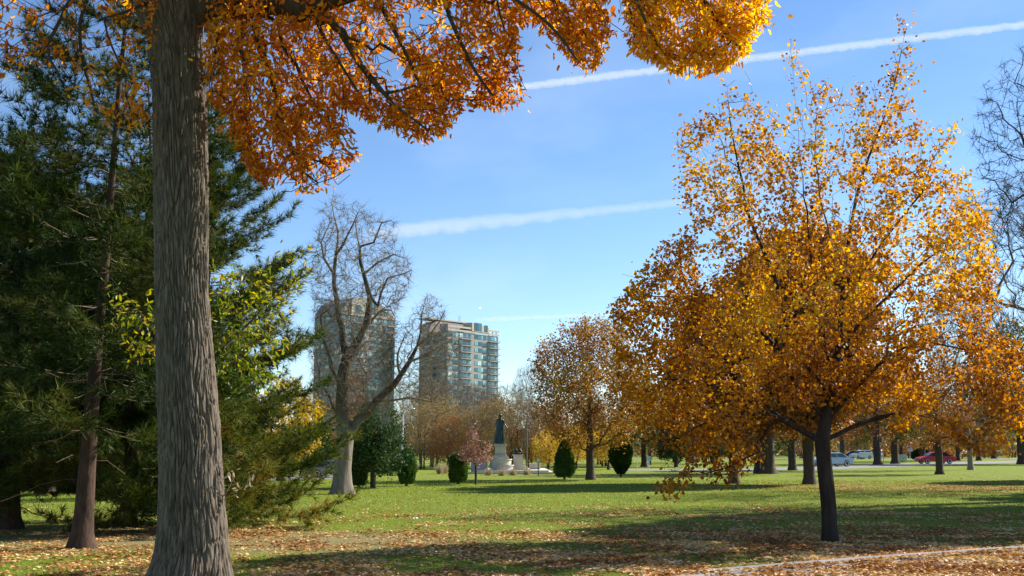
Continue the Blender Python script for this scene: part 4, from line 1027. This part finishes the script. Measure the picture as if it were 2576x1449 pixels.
# ================================================================== MONUMENT
M['stone'] = mat_simple('stone', (.55,.50,.40), .8, var=.08, scale=2)
M['stone_grey'] = mat_simple('stone_grey', (.42,.41,.40), .8, var=.1, scale=2)
M['bronze'] = mat_simple('bronze', (.035,.055,.048), .38, .6, var=.35, scale=4)
def skin_figure(name, verts, edges, rads, mat, parent, lv=2):
    me = bpy.data.meshes.new(name); me.from_pydata(verts, edges, []); me.materials.append(mat)
    o = link(name, me, parent)
    sm = o.modifiers.new('skin', 'SKIN'); sm.use_smooth_shade = True
    for i, r in enumerate(rads):
        me.skin_vertices[0].data[i].radius = r if hasattr(r, '__len__') else (r, r)
    me.skin_vertices[0].data[0].use_root = True
    ss = o.modifiers.new('sub', 'SUBSURF'); ss.levels = lv; ss.render_levels = lv
    return o
def monument():
    Y = 80.5; px = Y/F; c = W(1258, 1190, Y); c[2] = 0
    zo = lambda v: W(1258, v, Y)[2]; xo = lambda u: (u-1258)*px
    t = thing('stone_pedestal', 'pale stone pedestal with round drum base carrying the bronze statue', 'monument', c)
    MB().lathe([(.86, 0), (.86, zo(1172)), (.92, zo(1172)), (.92, zo(1169))], 40, .1).build('lower_drum', M['stone_grey'], t)
    MB().lathe([(.74, zo(1169)), (.72, zo(1157)), (.78, zo(1157)), (.78, zo(1154.5))], 40, .1).build('upper_drum', M['stone'], t)
    z0 = zo(1154.5)
    MB().frus(-.62, .66, -.55, .55, z0, z0+.14, .05).frus(-.52, .56, -.46, .46, z0+.142, z0+.36, .16).box(-.40, .44, -.34, .34, z0+.362, z0+.40).build('plinth', M['stone'], t, bevel=.01)
    MB().frus(-.37, .41, -.32, .32, z0+.402, zo(1122), .02).build('shaft', M['stone'], t, bevel=.015)
    MB().box(-.47, .51, -.42, .42, zo(1122)+.003, zo(1119)).box(-.43, .47, -.38, .38, zo(1119)+.002, zo(1116.5)).build('cap', M['stone'], t, bevel=.012)
    # ---- robed bronze figure, seen from behind, right arm lowered outwards
    zf = zo(1116.5); s = thing('bronze_statue', 'dark bronze robed standing figure on the tall pedestal, one arm held out', 'statue', (c[0], c[1], zf))
    H = zo(1040.5)-zf; k = H/2.2
    MB().lathe([(.40, 0), (.40, .05), (.36, .07)], 24, .02).build('base', M['bronze'], s)
    V = [(0, 0, 1.05), (0, 0, 1.3), (0, .01, 1.55), (0, .01, 1.78), (0, -.0, 1.88), (0, -.02, 2.0), (0, -.02, 2.12),
         (.21, 0, 1.74), (.32, 0, 1.45), (.47, -.05, 1.22), (.56, -.07, 1.12),
         (-.2, 0, 1.74), (-.26, .1, 1.45), (-.12, .26, 1.35), (-.02, .3, 1.38),
         (.11, 0, .95), (.14, .02, .5), (.15, .02, .1), (.15, .16, .06), (-.11, 0, .95), (-.13, -.05, .5), (-.13, -.08, .1), (-.13, .1, .06)]
    E = [(0, 1), (1, 2), (2, 3), (3, 4), (4, 5), (5, 6), (3, 7), (7, 8), (8, 9), (9, 10), (3, 11), (11, 12), (12, 13), (13, 14), (0, 15), (15, 16), (16, 17), (17, 18), (0, 19), (19, 20), (20, 21), (21, 22)]
    Rr = [(.18, .13), (.16, .12), (.19, .13), (.13, .10), .065, .11, .10, .085, .06, .045, .035, .085, .06, .045, .035, .11, .08, .055, .045, .11, .08, .055, .045]
    V = [(x*k, y*k, z*k) for x, y, z in V]; Rr = [tuple(q*k for q in r) if hasattr(r, '__len__') else r*k for r in Rr]
    skin_figure('body', V, E, Rr, M['bronze'], s)
    # fingers
    fg = MB()
    for q in range(4): fg.tube([(.56*k, (-.07-.015+q*.012)*k, 1.12*k), (.595*k, (-.09+q*.016)*k, 1.095*k), (.62*k, (-.09+q*.017)*k, 1.065*k)], [.012*k, .01*k, .007*k], 5)
    fg.tube([(.55*k, -.04*k, 1.12*k), (.58*k, -.02*k, 1.11*k)], [.012*k, .008*k], 5); fg.build('hand', M['bronze'], s)
    # cloak with folds
    n = 56; rows = 22; vs = []; fs = []
    for i in range(rows):
        q = i/(rows-1); z = (.06+1.74*(1-q)); 
        wx = .19+.20*q**.75; wy = .14+.15*q
        for j in range(n):
            a = 2*math.pi*j/n; fold = 1+(.03+.10*q)*math.sin(a*9+q*2.2+math.sin(a*2)*1.3)
            sh = -.07*q; vs.append(((wx*math.cos(a)*fold+sh)*k, wy*math.sin(a)*fold*k, z*k))
    for i in range(rows-1):
        for j in range(n): fs.append((i*n+j, i*n+(j+1) % n, (i+1)*n+(j+1) % n, (i+1)*n+j))
    fs.append(tuple(range(n))); MB().add(vs, fs).build('robe', M['bronze'], s, smooth=True)
    MB().lathe([(.0, 2.2), (.07, 2.19), (.118, 2.11), (.125, 2.03), (.10, 1.95), (.05, 1.92)], 18, 0, -.045, 1, 1).xf(Matrix.Scale(k, 4)).build('hair', M['bronze'], s, smooth=True)
    # ---- smaller pedestal with steps
    c2 = W(1302, 1190, Y+.6); c2[2] = 0
    p2 = thing('stone_pedestal', 'lower cream stone pedestal beside the statue with stepped right side', 'monument', c2)
    zz = lambda v: W(1302, v, Y+.6)[2]
    MB().frus(-.36, .42, -.4, .4, .0, zz(1146), .05).build('shaft', M['stone'], p2, bevel=.012)
    MB().box(-.38, .44, -.42, .42, zz(1146)+.002, zz(1143.5)).build('cap', M['stone'], p2, bevel=.01)
    stp = MB()
    for i in range(6): stp.box(.421+i*.11, .421+(i+1)*.11+.0, -.38, .38, 0, zz(1168)-(i+1)*.085)
    stp.build('steps', M['stone'], p2)
    g2 = thing('bronze_group', 'small dark bronze group of two seated children on the lower pedestal', 'statue', (c2[0]+.02, c2[1], zz(1143.5)), 0)
    def child(nm, x, ln, mir):
        V = [(x, 0, .14), (x+.01*mir, 0, .25), (x+.02*mir, 0, .34), (x+.02*mir, 0, .40), (x+.02*mir, 0, .46), (x+.09*mir, -.05, .30), (x+.15*mir, -.07, .20), (x-.07*mir, -.05, .30), (x-.12*mir, -.08, .2),
             (x+.05*mir, -.12, .14), (x+.06*mir, -.22, .10), (x+.06*mir, -.24, .0), (x-.06*mir, -.12, .14), (x-.05*mir, -.21, .11), (x-.05*mir, -.23, .0)]
        E = [(0, 1), (1, 2), (2, 3), (3, 4), (2, 5), (5, 6), (2, 7), (7, 8), (0, 9), (9, 10), (10, 11), (0, 12), (12, 13), (13, 14)]
        skin_figure(nm, V, E, [.09, .08, .07, .035, .065, .035, .025, .035, .025, .045, .035, .025, .045, .035, .025], M['bronze'], g2)
    child('figure', -.13, 0, -1); child('figure', .14, 0, 1)
    MB().box(-.26, .28, -.14, .14, -.0, .12).build('seat', M['bronze'], g2, bevel=.03)
    # ---- low walls and terrace
    wl = MB().box(-2.1, -.9, -.2, .4, 0, zo(1160)).box(-2.25, -.88, -.25, .45, zo(1160)+.002, zo(1158)).build('stone_wall', M['stone_grey'], loc=tuple(c)); tag(wl, 'grey stone wall wing left of the statue pedestal', 'wall')
    tr = MB()
    xL = W(1178, 1190, Y-1.6)[0]; xR = W(1392, 1190, Y-1.6)[0]
    tr.box(xL, xR, Y-1.6, Y+9, 0, .14).box(xL+.35, xR-.3, Y-1.25, Y+9, .142, .26)
    o = tr.build('terrace', M['stone'], bevel=.01); tag(o, 'low pale stone terrace with a step around the statue', 'terrace')
    for q in (t, p2): q.location.z = 0
    w2 = MB().box(0, .8, 0, .4, 0, .38).box(-.05, .85, -.05, .45, .382, .44).build('stone_wall', M['stone'], loc=(c2[0]+.9, c2[1]+2, .26)); tag(w2, 'low cream wall right of the smaller pedestal', 'wall')
monument()
def tuft(label, u, v, h, seed, Y=None):
    rng = np.random.RandomState(seed); n = 260; p = G(u, v)
    pos = np.column_stack([rng.normal(size=n)*.10, rng.normal(size=n)*.10, np.zeros(n)]); d = rng.normal(size=(n, 3))*.32; d[:, 2] = 1
    V, f = needles(pos, d, rng.uniform(h*.6, h*1.1, n), rng, 1, .02, .05)
    o = link('ornamental_grass', mesh_np('ornamental_grass', V, [f], [M['straw']]), loc=(p[0], p[1], 0)); tag(o, label, 'grass clump', 'straw coloured grass clumps by the terrace')
for i, (u, v, lb) in enumerate(((1229, 1196, 'straw grass clump before the terrace, left of the pedestal drum'), (1263, 1197, 'straw grass clump directly before the pedestal drum'), (1292, 1196, 'straw grass clump before the terrace, below the smaller pedestal'), (1326, 1195, 'straw grass clump before the right part of the terrace'),
                                (1107, 1192, 'pale grass clump between egg and barrel shrubs'), (1120, 1191, 'pale grass clump left of the barrel shrub, the right one of its pair'))):
    tuft(lb, u, v, .62 if i < 4 else .8, 100+i)

# ================================================================== CARS
M['rubber'] = mat_simple('rubber', (.02,.02,.02), .8); M['rim'] = mat_simple('rim', (.55,.56,.58), .3, .8)
M['carglass'] = mat_simple('carglass', (.02,.03,.035), .08, var=.1, spec=1); M['lamp'] = mat_simple('lamp', (.75,.75,.72), .15); M['tail'] = mat_simple('tail', (.5,.02,.02), .2)
def paint(n, c): return mat_simple(n, c, .4, 0, var=.03, scale=2, coat=.25, spec=.4)
CP = {'teal': paint('paint_teal', (.36,.50,.52)), 'silver': paint('paint_silver', (.55,.58,.62)), 'red': paint('paint_red', (.50,.008,.006)), 'white': paint('paint_white', (.78,.78,.76)), 'dark': paint('paint_dark', (.025,.03,.04)), 'maroon': paint('paint_maroon', (.25,.03,.05)), 'grey': paint('paint_grey', (.30,.31,.33))}
def car(label, pos, rz, col, kind='sedan', s=1):
    t = thing('parked_car', label, 'car', (pos[0], pos[1], 0), rz, 'cars parked round the park'); t.scale = (s, s, s)
    p = CP[col]
    if kind == 'sedan':
        low = [(-2.25, .42), (-2.28, .62), (-2.2, .86), (-1.55, .94), (1.05, .94), (1.9, .80), (2.2, .66), (2.26, .45), (2.1, .28), (-2.1, .28)]
        roof = [(-1.75, .93), (-1.1, 1.36), (-.7, 1.43), (.15, 1.43), (.5, 1.36), (1.2, .93)]
    else:
        low = [(-1.95, .45), (-2.0, .9), (-1.9, 1.02), (1.0, 1.0), (1.75, .9), (1.98, .7), (2.0, .45), (1.9, .3), (-1.85, .3)]
        roof = [(-1.9, 1.01), (-1.7, 1.5), (-1.4, 1.6), (.1, 1.6), (.45, 1.5), (1.1, 1.0)]
    def loft(pr, w0, w1):
        zs = [z for _, z in pr]; z0, z1 = min(zs), max(zs); n = len(pr)
        def wd(z): q = (z-z0)/(z1-z0); return w0+(w1-w0)*q
        vs = [(x, -wd(z)/2, z) for x, z in pr]+[(x, wd(z)/2, z) for x, z in pr]
        return MB().add(vs, [tuple(range(n)), tuple(range(2*n-1, n-1, -1))]+[(i, i+n, (i+1) % n+n, (i+1) % n) for i in range(n)])
    body = MB(); l = loft(low, 1.78, 1.66); body.add(l.v, l.f)
    l2 = loft(roof, 1.6, 1.22); body.add(l2.v, l2.f)
    body.build('body', p, t, smooth=False, bevel=.05)
    zr = roof[2][1]; z0 = .97 if kind == 'sedan' else 1.04; z1 = zr-.09
    for sd in (-1, 1):
        for xa, xb, xc, xd in (((-1.5, -.35, -.35, -1.05) if kind == 'sedan' else (-1.75, -.4, -.4, -1.6)), (-.27, 1.0, .42, -.27)):
            def yy(z): q = (z-.93)/(zr-.93); return sd*((1.6+(1.22-1.6)*q)/2+.012)
            MB().add([(xa, yy(z0), z0), (xb, yy(z0), z0), (xc, yy(z1), z1), (xd, yy(z1), z1), (xa, yy(z0)-sd*.03, z0), (xb, yy(z0)-sd*.03, z0), (xc, yy(z1)-sd*.03, z1), (xd, yy(z1)-sd*.03, z1)],
                   [(0, 1, 2, 3), (4, 5, 6, 7), (0, 1, 5, 4), (1, 2, 6, 5), (2, 3, 7, 6), (3, 0, 4, 7)]).build('side_window', M['carglass'], t)
    xr0, zr0 = roof[0]; xr1, zr1 = roof[1]; xf1, zf1 = roof[-2]; xf0, zf0 = roof[-1]
    for nm, (xa, za, xb, zb) in (('rear_window', (xr0, zr0, xr1, zr1)), ('windscreen', (xf0, zf0, xf1, zf1))):
        sg = -1 if nm == 'rear_window' else 1
        a = (xa+(xb-xa)*.1+sg*.02, za+(zb-za)*.1+.02); b_ = (xa+(xb-xa)*.9+sg*.02, za+(zb-za)*.9+.02)
        MB().add([(a[0], -.7, a[1]), (a[0], .7, a[1]), (b_[0], .58, b_[1]), (b_[0], -.58, b_[1]), (a[0]-sg*.03, -.7, a[1]-.02), (a[0]-sg*.03, .7, a[1]-.02), (b_[0]-sg*.03, .58, b_[1]-.02), (b_[0]-sg*.03, -.58, b_[1]-.02)],
                 [(0, 1, 2, 3), (4, 5, 6, 7), (0, 1, 5, 4), (1, 2, 6, 5), (2, 3, 7, 6), (3, 0, 4, 7)]).build(nm, M['carglass'], t)
    xw = 1.38 if kind == 'sedan' else 1.22
    for x in (-xw, xw):
        for sd in (-1, 1):
            w = MB().lathe([(.24, -.1), (.31, -.1), (.33, -.06), (.33, .06), (.31, .1), (.24, .1)], 20).xf(Matrix.Translation((x, sd*.80, .33)) @ Matrix.Rotation(math.pi/2, 4, 'X')).build('wheel', M['rubber'], t)
            MB().lathe([(.05, -.09), (.23, -.105), (.23, .105), (.05, .09)], 14).xf(Matrix.Translation((x, sd*.80, .33)) @ Matrix.Rotation(math.pi/2, 4, 'X')).build('rim', M['rim'], w)
    xe = low[1][0]; 
    for sd in (-1, 1):
        MB().box(xe-.02, xe+.12, sd*.62-.17, sd*.62+.17, .66, .82).build('tail_light', M['tail'], t, bevel=.02)
        MB().box(2.02 if kind == 'sedan' else 1.86, 2.19 if kind == 'sedan' else 1.98, sd*.62-.18, sd*.62+.18, .58, .72).build('headlight', M['lamp'], t, bevel=.03)
    return t
def at_(u, Y): return (W(u, 1150, Y)[0], Y)
car('pale teal sedan parked beyond the linden trunk', at_(2088, 113), R_(200), 'teal')
car('red sedan parked behind a slender trunk', at_(2352, 134), R_(186), 'red')
car('silver hatchback with open rear beyond the yellow barrier', at_(2166, 196), R_(200), 'silver', 'hatch')
car('dark car parked nose to the silver hatchback', at_(2146, 200), R_(170), 'dark')
car('white car parked far off at the right under hanging leaves', at_(2440, 262), R_(185), 'white')
car('maroon car parked behind the forked trunk', at_(2414, 268), R_(190), 'maroon')
car('dark grey car at the far right behind a leaning trunk', at_(2490, 255), R_(170), 'grey')
car('grey car seen left of the pale bare trunk', at_(843, 70), R_(5), 'grey', s=.75)
car('black car behind the spreading green tree trunk', at_(962, 76), R_(185), 'dark', s=.85)
car('second black car, by the egg shaped shrub', at_(993, 80), R_(175), 'dark', 'hatch', s=.8)

# ================================================================== STREET FURNITURE
M['white_metal'] = mat_simple('white_metal', (.72,.73,.74), .4, .2, var=.05); M['teal_metal'] = mat_simple('teal_metal', (.16,.34,.33), .5, var=.1)
M['sign_green'] = mat_simple('sign_green', (.30,.62,.52), .5, var=.05); M['sign_white'] = mat_simple('sign_white', (.75,.76,.78), .5, var=.05); M['sign_red'] = mat_simple('sign_red', (.6,.03,.02), .5)
M['yellow'] = mat_simple('yellow', (.65,.50,.18), .6, var=.1); M['paper'] = mat_simple('paper', (.85,.86,.86), .7, var=.03); M['pale_box'] = mat_simple('pale_box', (.42,.50,.48), .6)
def lamp():
    x, y = at_(1012, 74); t = thing('street_lamp', 'white curved arm street lamp above the green tree', 'street lamp', (x, y, 0))
    MB().tube([(0, 0, 0), (0, 0, 1.8), (0, 0, 3.75)], [.07, .06, .05], 10).build('pole', M['white_metal'], t)
    MB().tube([(0, 0, 3.75), (.03, 0, 4.05), (.12, 0, 4.3), (.28, 0, 4.44), (.5, 0, 4.47)], [.05, .045, .04, .035, .03], 8).build('arm', M['white_metal'], t)
    MB().lathe([(.02, .08), (.09, .05), (.12, 0), (.08, -.03)], 14, 0, 0, 1.7, 1).xf(Matrix.Translation((.62, 0, 4.42))).build('lamp_head', M['white_metal'], t, smooth=True)
lamp()
def sign(label, u, Y, h, w, ph, mat, post='white_metal', side=0):
    x, y = at_(u, Y); t = thing('sign_post', label, 'sign', (x, y, 0))
    MB().tube([(0, 0, 0), (0, 0, h)], .035, 8).build('post', M[post], t)
    MB().box(-w/2+side, w/2+side, -.06, -.036, h-ph, h).build('sign_panel', M[mat], t, bevel=.008)
sign('teal post with narrow pale sign beside the dark broad trunk', 2222, 115, 1.42, .22, .32, 'sign_white', 'teal_metal', -.13)
sign('small mint green sign on a post beyond the columnar evergreen', 1632, 98, 1.15, .34, .42, 'sign_green')
sign('thin pole with tiny sign right of the columnar evergreen', 1603, 98, 1.2, .16, .2, 'sign_white')
sign('dark thin post with pale sign right of the statue terrace', 1354, 72, 1.15, .16, .24, 'sign_white', 'rail')
sign('red sign glimpsed under the green tree', 983, 78, 1.5, .26, .26, 'sign_red')
sign('pale square sign on a post behind the red car', 2290, 175, 2.3, .8, .9, 'sign_white')
def barrier():
    x, y = at_(2113, 172); t = thing('barrier', 'pale yellow slanted barrier beside the distant road', 'barrier', (x, y, 0), R_(8))
    for sx in (-.75, .75): MB().box(sx-.06, sx+.06, -.06, .06, 0, .95).build('post', M['yellow'], t)
    for z in (.25, .55, .85): MB().add([(-.75, -.1, z-.12), (.75, -.1, z), (.75, -.1, z+.14), (-.75, -.1, z+.02), (-.75, -.065, z-.12), (.75, -.065, z), (.75, -.065, z+.14), (-.75, -.065, z+.02)], [(0, 1, 2, 3), (7, 6, 5, 4), (0, 4, 5, 1), (1, 5, 6, 2), (2, 6, 7, 3), (3, 7, 4, 0)]).build('rail', M['yellow'], t)
barrier()
x, y = at_(2271, 150); t = thing('utility_box', 'pale green grey utility cabinet right of the stout trunk', 'utility box', (x, y, 0))
MB().box(-.45, .45, -.3, .3, 0, 1.0).build('cabinet', M['pale_box'], t, bevel=.03); MB().box(-.48, .48, -.33, .33, 1.003, 1.06).build('lid', M['pale_box'], t, bevel=.01); MB().box(-.02, .02, -.32, -.302, .4, .6).build('handle', M['rail'], t)
# crumpled paper on the lawn
p = G(1045, 1309); rng = np.random.RandomState(9); mb = MB(); vs = []; fs = []
for i in range(6):
    for j in range(5): vs.append(((i-2.5)*.035, (j-2)*.03, .03+.035*rng.uniform()+.02*(i % 2)))
for i in range(5):
    for j in range(4): fs.append((i*5+j, (i+1)*5+j, (i+1)*5+j+1, i*5+j+1))
o = mb.add(vs, fs).build('paper_litter', M['paper'], loc=(p[0], p[1], 0)); tag(o, 'crumpled white paper lying on the open lawn', 'litter')
# falling leaf
p = W(1982, 41, 13.5); V, f = scatter(ROUND, np.array([[0., 0, 0]]), np.array([[1., .2, .1]]), .075, np.random.RandomState(2))
o = link('falling_leaf', mesh_np('falling_leaf', V, [f], [M['linden_leaf']]), loc=tuple(p)); tag(o, 'single brown leaf falling in the sky between the two golden crowns', 'leaf')
# low building beyond the right trees
M['brick'] = mat_simple('brick', (.16,.09,.08), .9, var=.15, scale=.5); M['roofing'] = mat_simple('roofing', (.10,.09,.09), .9)
def low_building(label, u, Y, w, h, d, rz):
    x, y = at_(u, Y); t = thing('brick_building', label, 'building', (x, y, 0), rz)
    MB().box(-w/2, w/2, 0, d, 0, h).build('wall', M['brick'], t); MB().frus(-w/2-.4, w/2+.4, -.4, d+.4, h+.004, h+1.6, 1.5).build('roof', M['roofing'], t)
    n = int(w/5)
    for k in range(n): link('window', WIN, t, (-w/2+(k+.5)*w/n, -.03, 1.0))
WIN = MB().box(-.9, .9, -.06, 0, 0, 1.5).build('window', M['glass']).data
bpy.data.objects.remove([o for o in bpy.data.objects if o.data is WIN][0])
low_building('long low dark brick building far behind the red car', 2380, 300, 70, 5, 14, R_(-4))
low_building('low dark brick building far behind the massive trunk', 1960, 290, 50, 5, 14, R_(6))

# ================================================================== SKY OBJECTS
def mat_trail(name, dens, Lg, r0, r1, seed):
    """vapour thinning softly away from the axis and torn by turbulence; local x runs along the trail"""
    m = bpy.data.materials.new(name); nt, N, L = nodes_of(m); o = N.new('ShaderNodeOutputMaterial'); v = N.new('ShaderNodeVolumePrincipled')
    v.inputs['Color'].default_value = (1, 1, 1, 1); v.inputs['Anisotropy'].default_value = 0
    tc = N.new('ShaderNodeTexCoord'); sx = N.new('ShaderNodeSeparateXYZ'); L.new(tc.outputs['Object'], sx.inputs[0])
    n1 = noise_(N, L, 1/(r0*2.2), 4, .6, tc.outputs['Object'])
    w1 = N.new('ShaderNodeMapRange'); w1.inputs[1].default_value = 0; w1.inputs[2].default_value = Lg; w1.inputs[3].default_value = r0; w1.inputs[4].default_value = r1; L.new(sx.outputs[0], w1.inputs[0])
    y = math_(N, L, 'DIVIDE', sx.outputs[1], w1.outputs[0]); z = math_(N, L, 'DIVIDE', sx.outputs[2], w1.outputs[0])
    z = math_(N, L, 'ADD', z, math_(N, L, 'MULTIPLY', math_(N, L, 'SUBTRACT', n1, .5), 1.3))
    d = math_(N, L, 'ADD', math_(N, L, 'MULTIPLY', y, y), math_(N, L, 'MULTIPLY', z, z))
    g = math_(N, L, 'SUBTRACT', 1.0, d, True); g = math_(N, L, 'MULTIPLY', g, math_(N, L, 'ADD', .25, math_(N, L, 'MULTIPLY', n1, 1.5)))
    fd = N.new('ShaderNodeMapRange'); fd.inputs[1].default_value = 0; fd.inputs[2].default_value = Lg*.12; L.new(sx.outputs[0], fd.inputs[0])
    L.new(math_(N, L, 'MULTIPLY', math_(N, L, 'MULTIPLY', g, fd.outputs[0]), dens), v.inputs['Density'])
    L.new(v.outputs[0], o.inputs['Volume']); return m
def contrail(label, a, b, ra, rb, dens, seed, H=1500.):
    """a long body of thin cloud at one height; ra, rb are half widths in photo pixels"""
    A = Vector(atH(*a, H)); B = Vector(atH(*b, H)); Lg = (B-A).length; t = (B-A)/Lg
    r0 = ra*A.length/F; r1 = rb*B.length/F; n = 24; ns = 14; vs = []; fs = []
    for i in range(n):
        q = i/(n-1); r = (r0+(r1-r0)*q)*1.35
        for k in range(ns):
            an = 2*math.pi*k/ns; vs.append((q*Lg, math.cos(an)*r, math.sin(an)*r))
    for i in range(n-1):
        for k in range(ns): fs.append((i*ns+k, i*ns+(k+1) % ns, (i+1)*ns+(k+1) % ns, (i+1)*ns+k))
    fs.append(tuple(range(ns))); fs.append(tuple((n-1)*ns+k for k in range(ns)))
    o = MB().add(vs, fs).build('contrail', mat_trail('vapour', dens/((r0+r1)/2), Lg, r0, r1, seed)); o.location = A
    o.rotation_euler = (0, 0, math.atan2(t.y, t.x)); tag(o, label, 'contrail')
contrail('upper bright vapour trail slanting up to the top right corner', (1060, 250), (2750, 40), 11, 10, .42, 1)
contrail('lower broad faint vapour trail ending behind the linden crown', (900, 592), (1900, 490), 24, 9, .22, 2)
contrail('lowest thin faint vapour trail above the right tower', (1190, 805), (1700, 783), 7, 5, .2, 3)
def moon():
    moonm = mat_simple('moonrock_glow', (.8, .8, .78), .9, var=.1, scale=.02)
    pb = [q for q in moonm.node_tree.nodes if q.type == 'BSDF_PRINCIPLED'][0]; pb.inputs['Emission Color'].default_value = (.95, .97, 1, 1); pb.inputs['Emission Strength'].default_value = .55  # added glow stands in for the sunlight the moon reflects
    p = atH(1207.5, 775, 3000.); d = np.linalg.norm(p); o = MB().lathe([(math.sin(a*math.pi/12), -math.cos(a*math.pi/12)) for a in range(1, 12)], 20).xf(Matrix.Scale(2.4*d/F, 4)).build('moon', moonm, smooth=True, loc=tuple(p)); tag(o, 'small white daytime moon above the right tower', 'moon')
moon()

# ================================================================== WORLD, SUN, CAMERA
w = bpy.data.worlds.new('World'); scene.world = w; w.use_nodes = True; nt = w.node_tree; N = nt.nodes; L = nt.links
bgn = N['Background']; sky = N.new('ShaderNodeTexSky'); sky.sky_type = 'NISHITA'; sky.sun_disc = False
sky.sun_elevation = SUN_EL; sky.sun_rotation = SUN_AZ; sky.altitude = 1600; sky.air_density = 1.0; sky.dust_density = .05; sky.ozone_density = 2.0
tc = N.new('ShaderNodeTexCoord')
# thin cirrus veil, part of the sky
mp = N.new('ShaderNodeMapping'); mp.inputs['Scale'].default_value = (2.2, 1.0, 5.0); mp.inputs['Rotation'].default_value = (0, .5, .2); L.new(tc.outputs['Generated'], mp.inputs[0])
cn = N.new('ShaderNodeTexNoise'); cn.inputs['Scale'].default_value = 2.4; cn.inputs['Detail'].default_value = 6; cn.inputs['Roughness'].default_value = .5; L.new(mp.outputs[0], cn.inputs[0])
cr = ramp(N, [(.5, (0, 0, 0)), (.8, (1, 1, 1))]); L.new(cn.outputs[0], cr.inputs[0])
hs = N.new('ShaderNodeHueSaturation'); hs.inputs['Saturation'].default_value = 1.12; hs.inputs['Hue'].default_value = .502; L.new(sky.outputs[0], hs.inputs['Color'])
col = mixrgb(N, L, hs.outputs[0], (6.5, 7.2, 8.0), math_(N, L, 'MULTIPLY', cr.outputs[0], .14))
L.new(col, bgn.inputs[0]); bgn.inputs[1].default_value = .092

sun = bpy.data.lights.new('sun', 'SUN'); sun.energy = 5.0; sun.angle = R_(.5); sun.color = (1, .93, .82)
so = bpy.data.objects.new('sun', sun); C.objects.link(so); so.rotation_euler = Vector(SUNV).to_track_quat('Z', 'Y').to_euler()
cam = bpy.data.cameras.new('camera'); co = bpy.data.objects.new('camera', cam); C.objects.link(co); scene.camera = co
co.location = (0, 0, EYE); co.rotation_euler = (math.pi/2+PITCH, 0, 0); cam.sensor_width = 36; cam.lens = 36*F/2576; cam.clip_end = 60000; cam.clip_start = .1
scene.view_settings.view_transform = 'Standard'; scene.view_settings.look = 'None'; scene.view_settings.exposure = 1.05; scene.view_settings.gamma = 1
cy = scene.cycles; cy.max_bounces = 6; cy.diffuse_bounces = 1; cy.transmission_bounces = 4; cy.glossy_bounces = 2; cy.volume_bounces = 1; cy.transparent_max_bounces = 4; cy.volume_step_rate = .06; cy.volume_max_steps = 128
cy.use_denoising = True; cy.sample_clamp_indirect = 6
